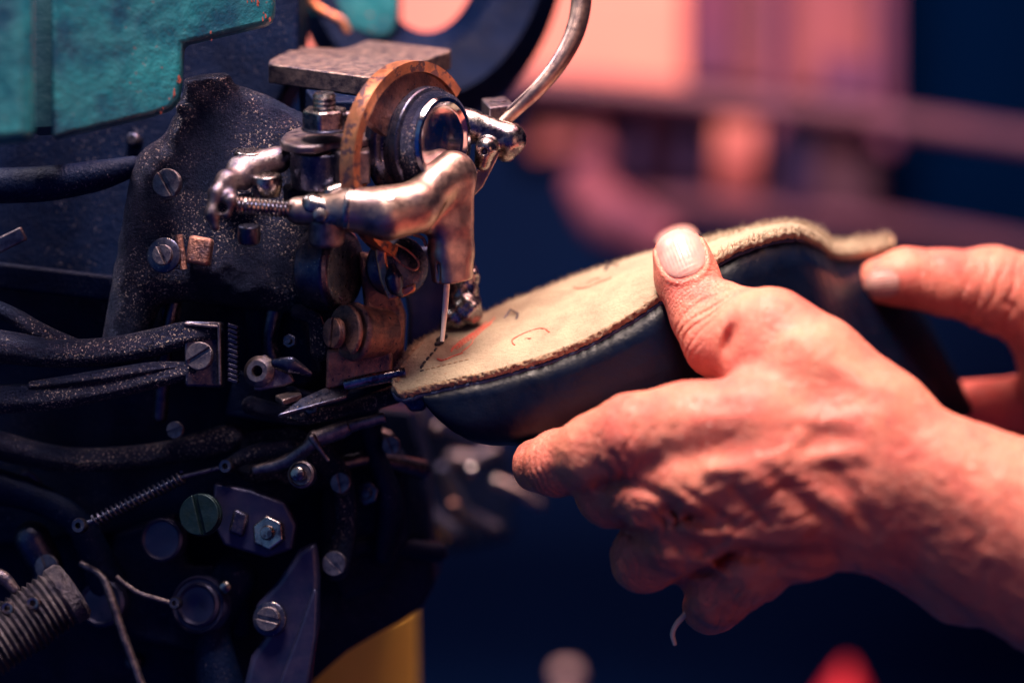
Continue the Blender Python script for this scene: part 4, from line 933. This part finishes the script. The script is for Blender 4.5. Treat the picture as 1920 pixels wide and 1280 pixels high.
def trace(f, x, y, d0=-500, dmax=600):
    P = np.stack([np.asarray(x, float), np.asarray(y, float), np.full(len(x), d0)], 1)
    for _ in range(90):
        v = f(Fa(P).astype(np.float32)); P[:, 2] += np.clip(v * 0.8, -20, 30); P[:, 2] = np.minimum(P[:, 2], dmax)
    return P
def nail(f, c, a, hl, hw, parent, lift=3.2, d0=-300, e=2.7):
    p = np.array([-a[1], a[0]]); nr, na = 22, 64; V = []; rr_ = np.linspace(0, 1, nr); PX = []; RHO = []
    for r in rr_:
        for k in range(na):
            t = 2 * math.pi * k / na; ct, st = math.cos(t), math.sin(t); q = (abs(ct) ** e + abs(st) ** e) ** (-1 / e)
            u, v = r * q * ct, r * q * st
            PX.append(c + p * u * hw + a * v * hl); RHO.append((r, v))
    PX = np.array(PX); H = trace(f, PX[:, 0], PX[:, 1], d0); RHO = np.array(RHO)
    prof = lift * np.sqrt(np.clip(1 - RHO[:, 0] ** 6, 0, 1)) - np.where(RHO[:, 0] > .99, 2.0, 0)
    prof = prof + 0.35 * np.sin((PX - c) @ p * 0.9) * (RHO[:, 0] < .9)
    W = Fa(H); W[:, 2] -= prof
    Fc = [[i * na + k, i * na + (k + 1) % na, (i + 1) * na + (k + 1) % na, (i + 1) * na + k] for i in range(nr - 1) for k in range(na)]
    return finish('fingernail', W, Fc, M['nail'], parent, auto=0)
nail(f_hand, NC_, NA, 47, 44, hand, 4.6, -200)

# far hand
fthumb = [Q(1648, 526, 375, 45), Q(1700, 520, 380, 54), Q(1770, 530, 390, 62), Q(1860, 540, 410, 78), Q(2000, 590, 430, 110), Q(2200, 700, 440, 150)]
def f_far(P):
    d = chain(P, fthumb, 30)
    d = smin(d, rc(P, F(2050, 700, 460), F(2500, 860, 380), 150, 180), 60)
    d = smin(d, chain(P, [Q(2100, 720, 500, 90), Q(1960, 750, 540, 66), Q(1850, 765, 570, 56), Q(1740, 750, 600, 46)], 20), 20)
    d = smin(d, chain(P, [Q(2100, 820, 500, 80), Q(1980, 850, 550, 55), Q(1900, 850, 600, 46)], 20), 16)
    d = d + wrinkle(P, F(1870, 590, 390), nrm((0.95, 0.3, 0)), 5.5, 34, 90, 90, 8)
    d = d + wrinkle(P, F(1730, 520, 380), nrm((1, 0.05, 0)), 2.0, 18, 30, 70, 4)
    u, v = nail_uv(P, np.array([1656., 536.]), nrm([-0.97, 0.1]), np.array([-0.1, -0.97]), 34, 28)
    rho = (np.abs(u) ** 2.6 + np.abs(v) ** 2.6) ** (1 / 2.6)
    return d + np.where(P[:, 2] < 430, 3.0 * np.clip((1.02 - rho) / .08, 0, 1), 0) + 1.5 * lump(P, .03, 1)
V, Qd = nets(f_far, (610, -260, 200), (1560, 500, 740), 5.0)
h2 = finish('hand', V, Qd[:, ::-1], M['skin'], person, auto=0, label='far hand gripping the heel end, out of focus')
at = h2.data.attributes.new('ruddy', 'FLOAT', 'POINT')
at.data.foreach_set('value', ruddy(V, [(1700, 560, 400, 40, .5), (1780, 500, 380, 50, .3), (1850, 780, 520, 110, .8)]).astype(np.float32))
nail(f_far, np.array([1654., 532.]), nrm([-0.97, 0.1]), 33, 27, h2, 3.5, 150)

# cream thread end under the fingers
b = MB(); b.tube(path([(1300, 1134, -60), (1284, 1152, -76), (1268, 1170, -80), (1261, 1188, -76), (1265, 1206, -70)]), [6, 5.5, 5, 4.5, 4], 12, round_ends=True)
o = b.build('thread', M['thread']); tag(o, 'loose end of cream thread hanging below the near hand', 'thread')

for o in bpy.data.objects:
    if '_o' in o: del o['_o']
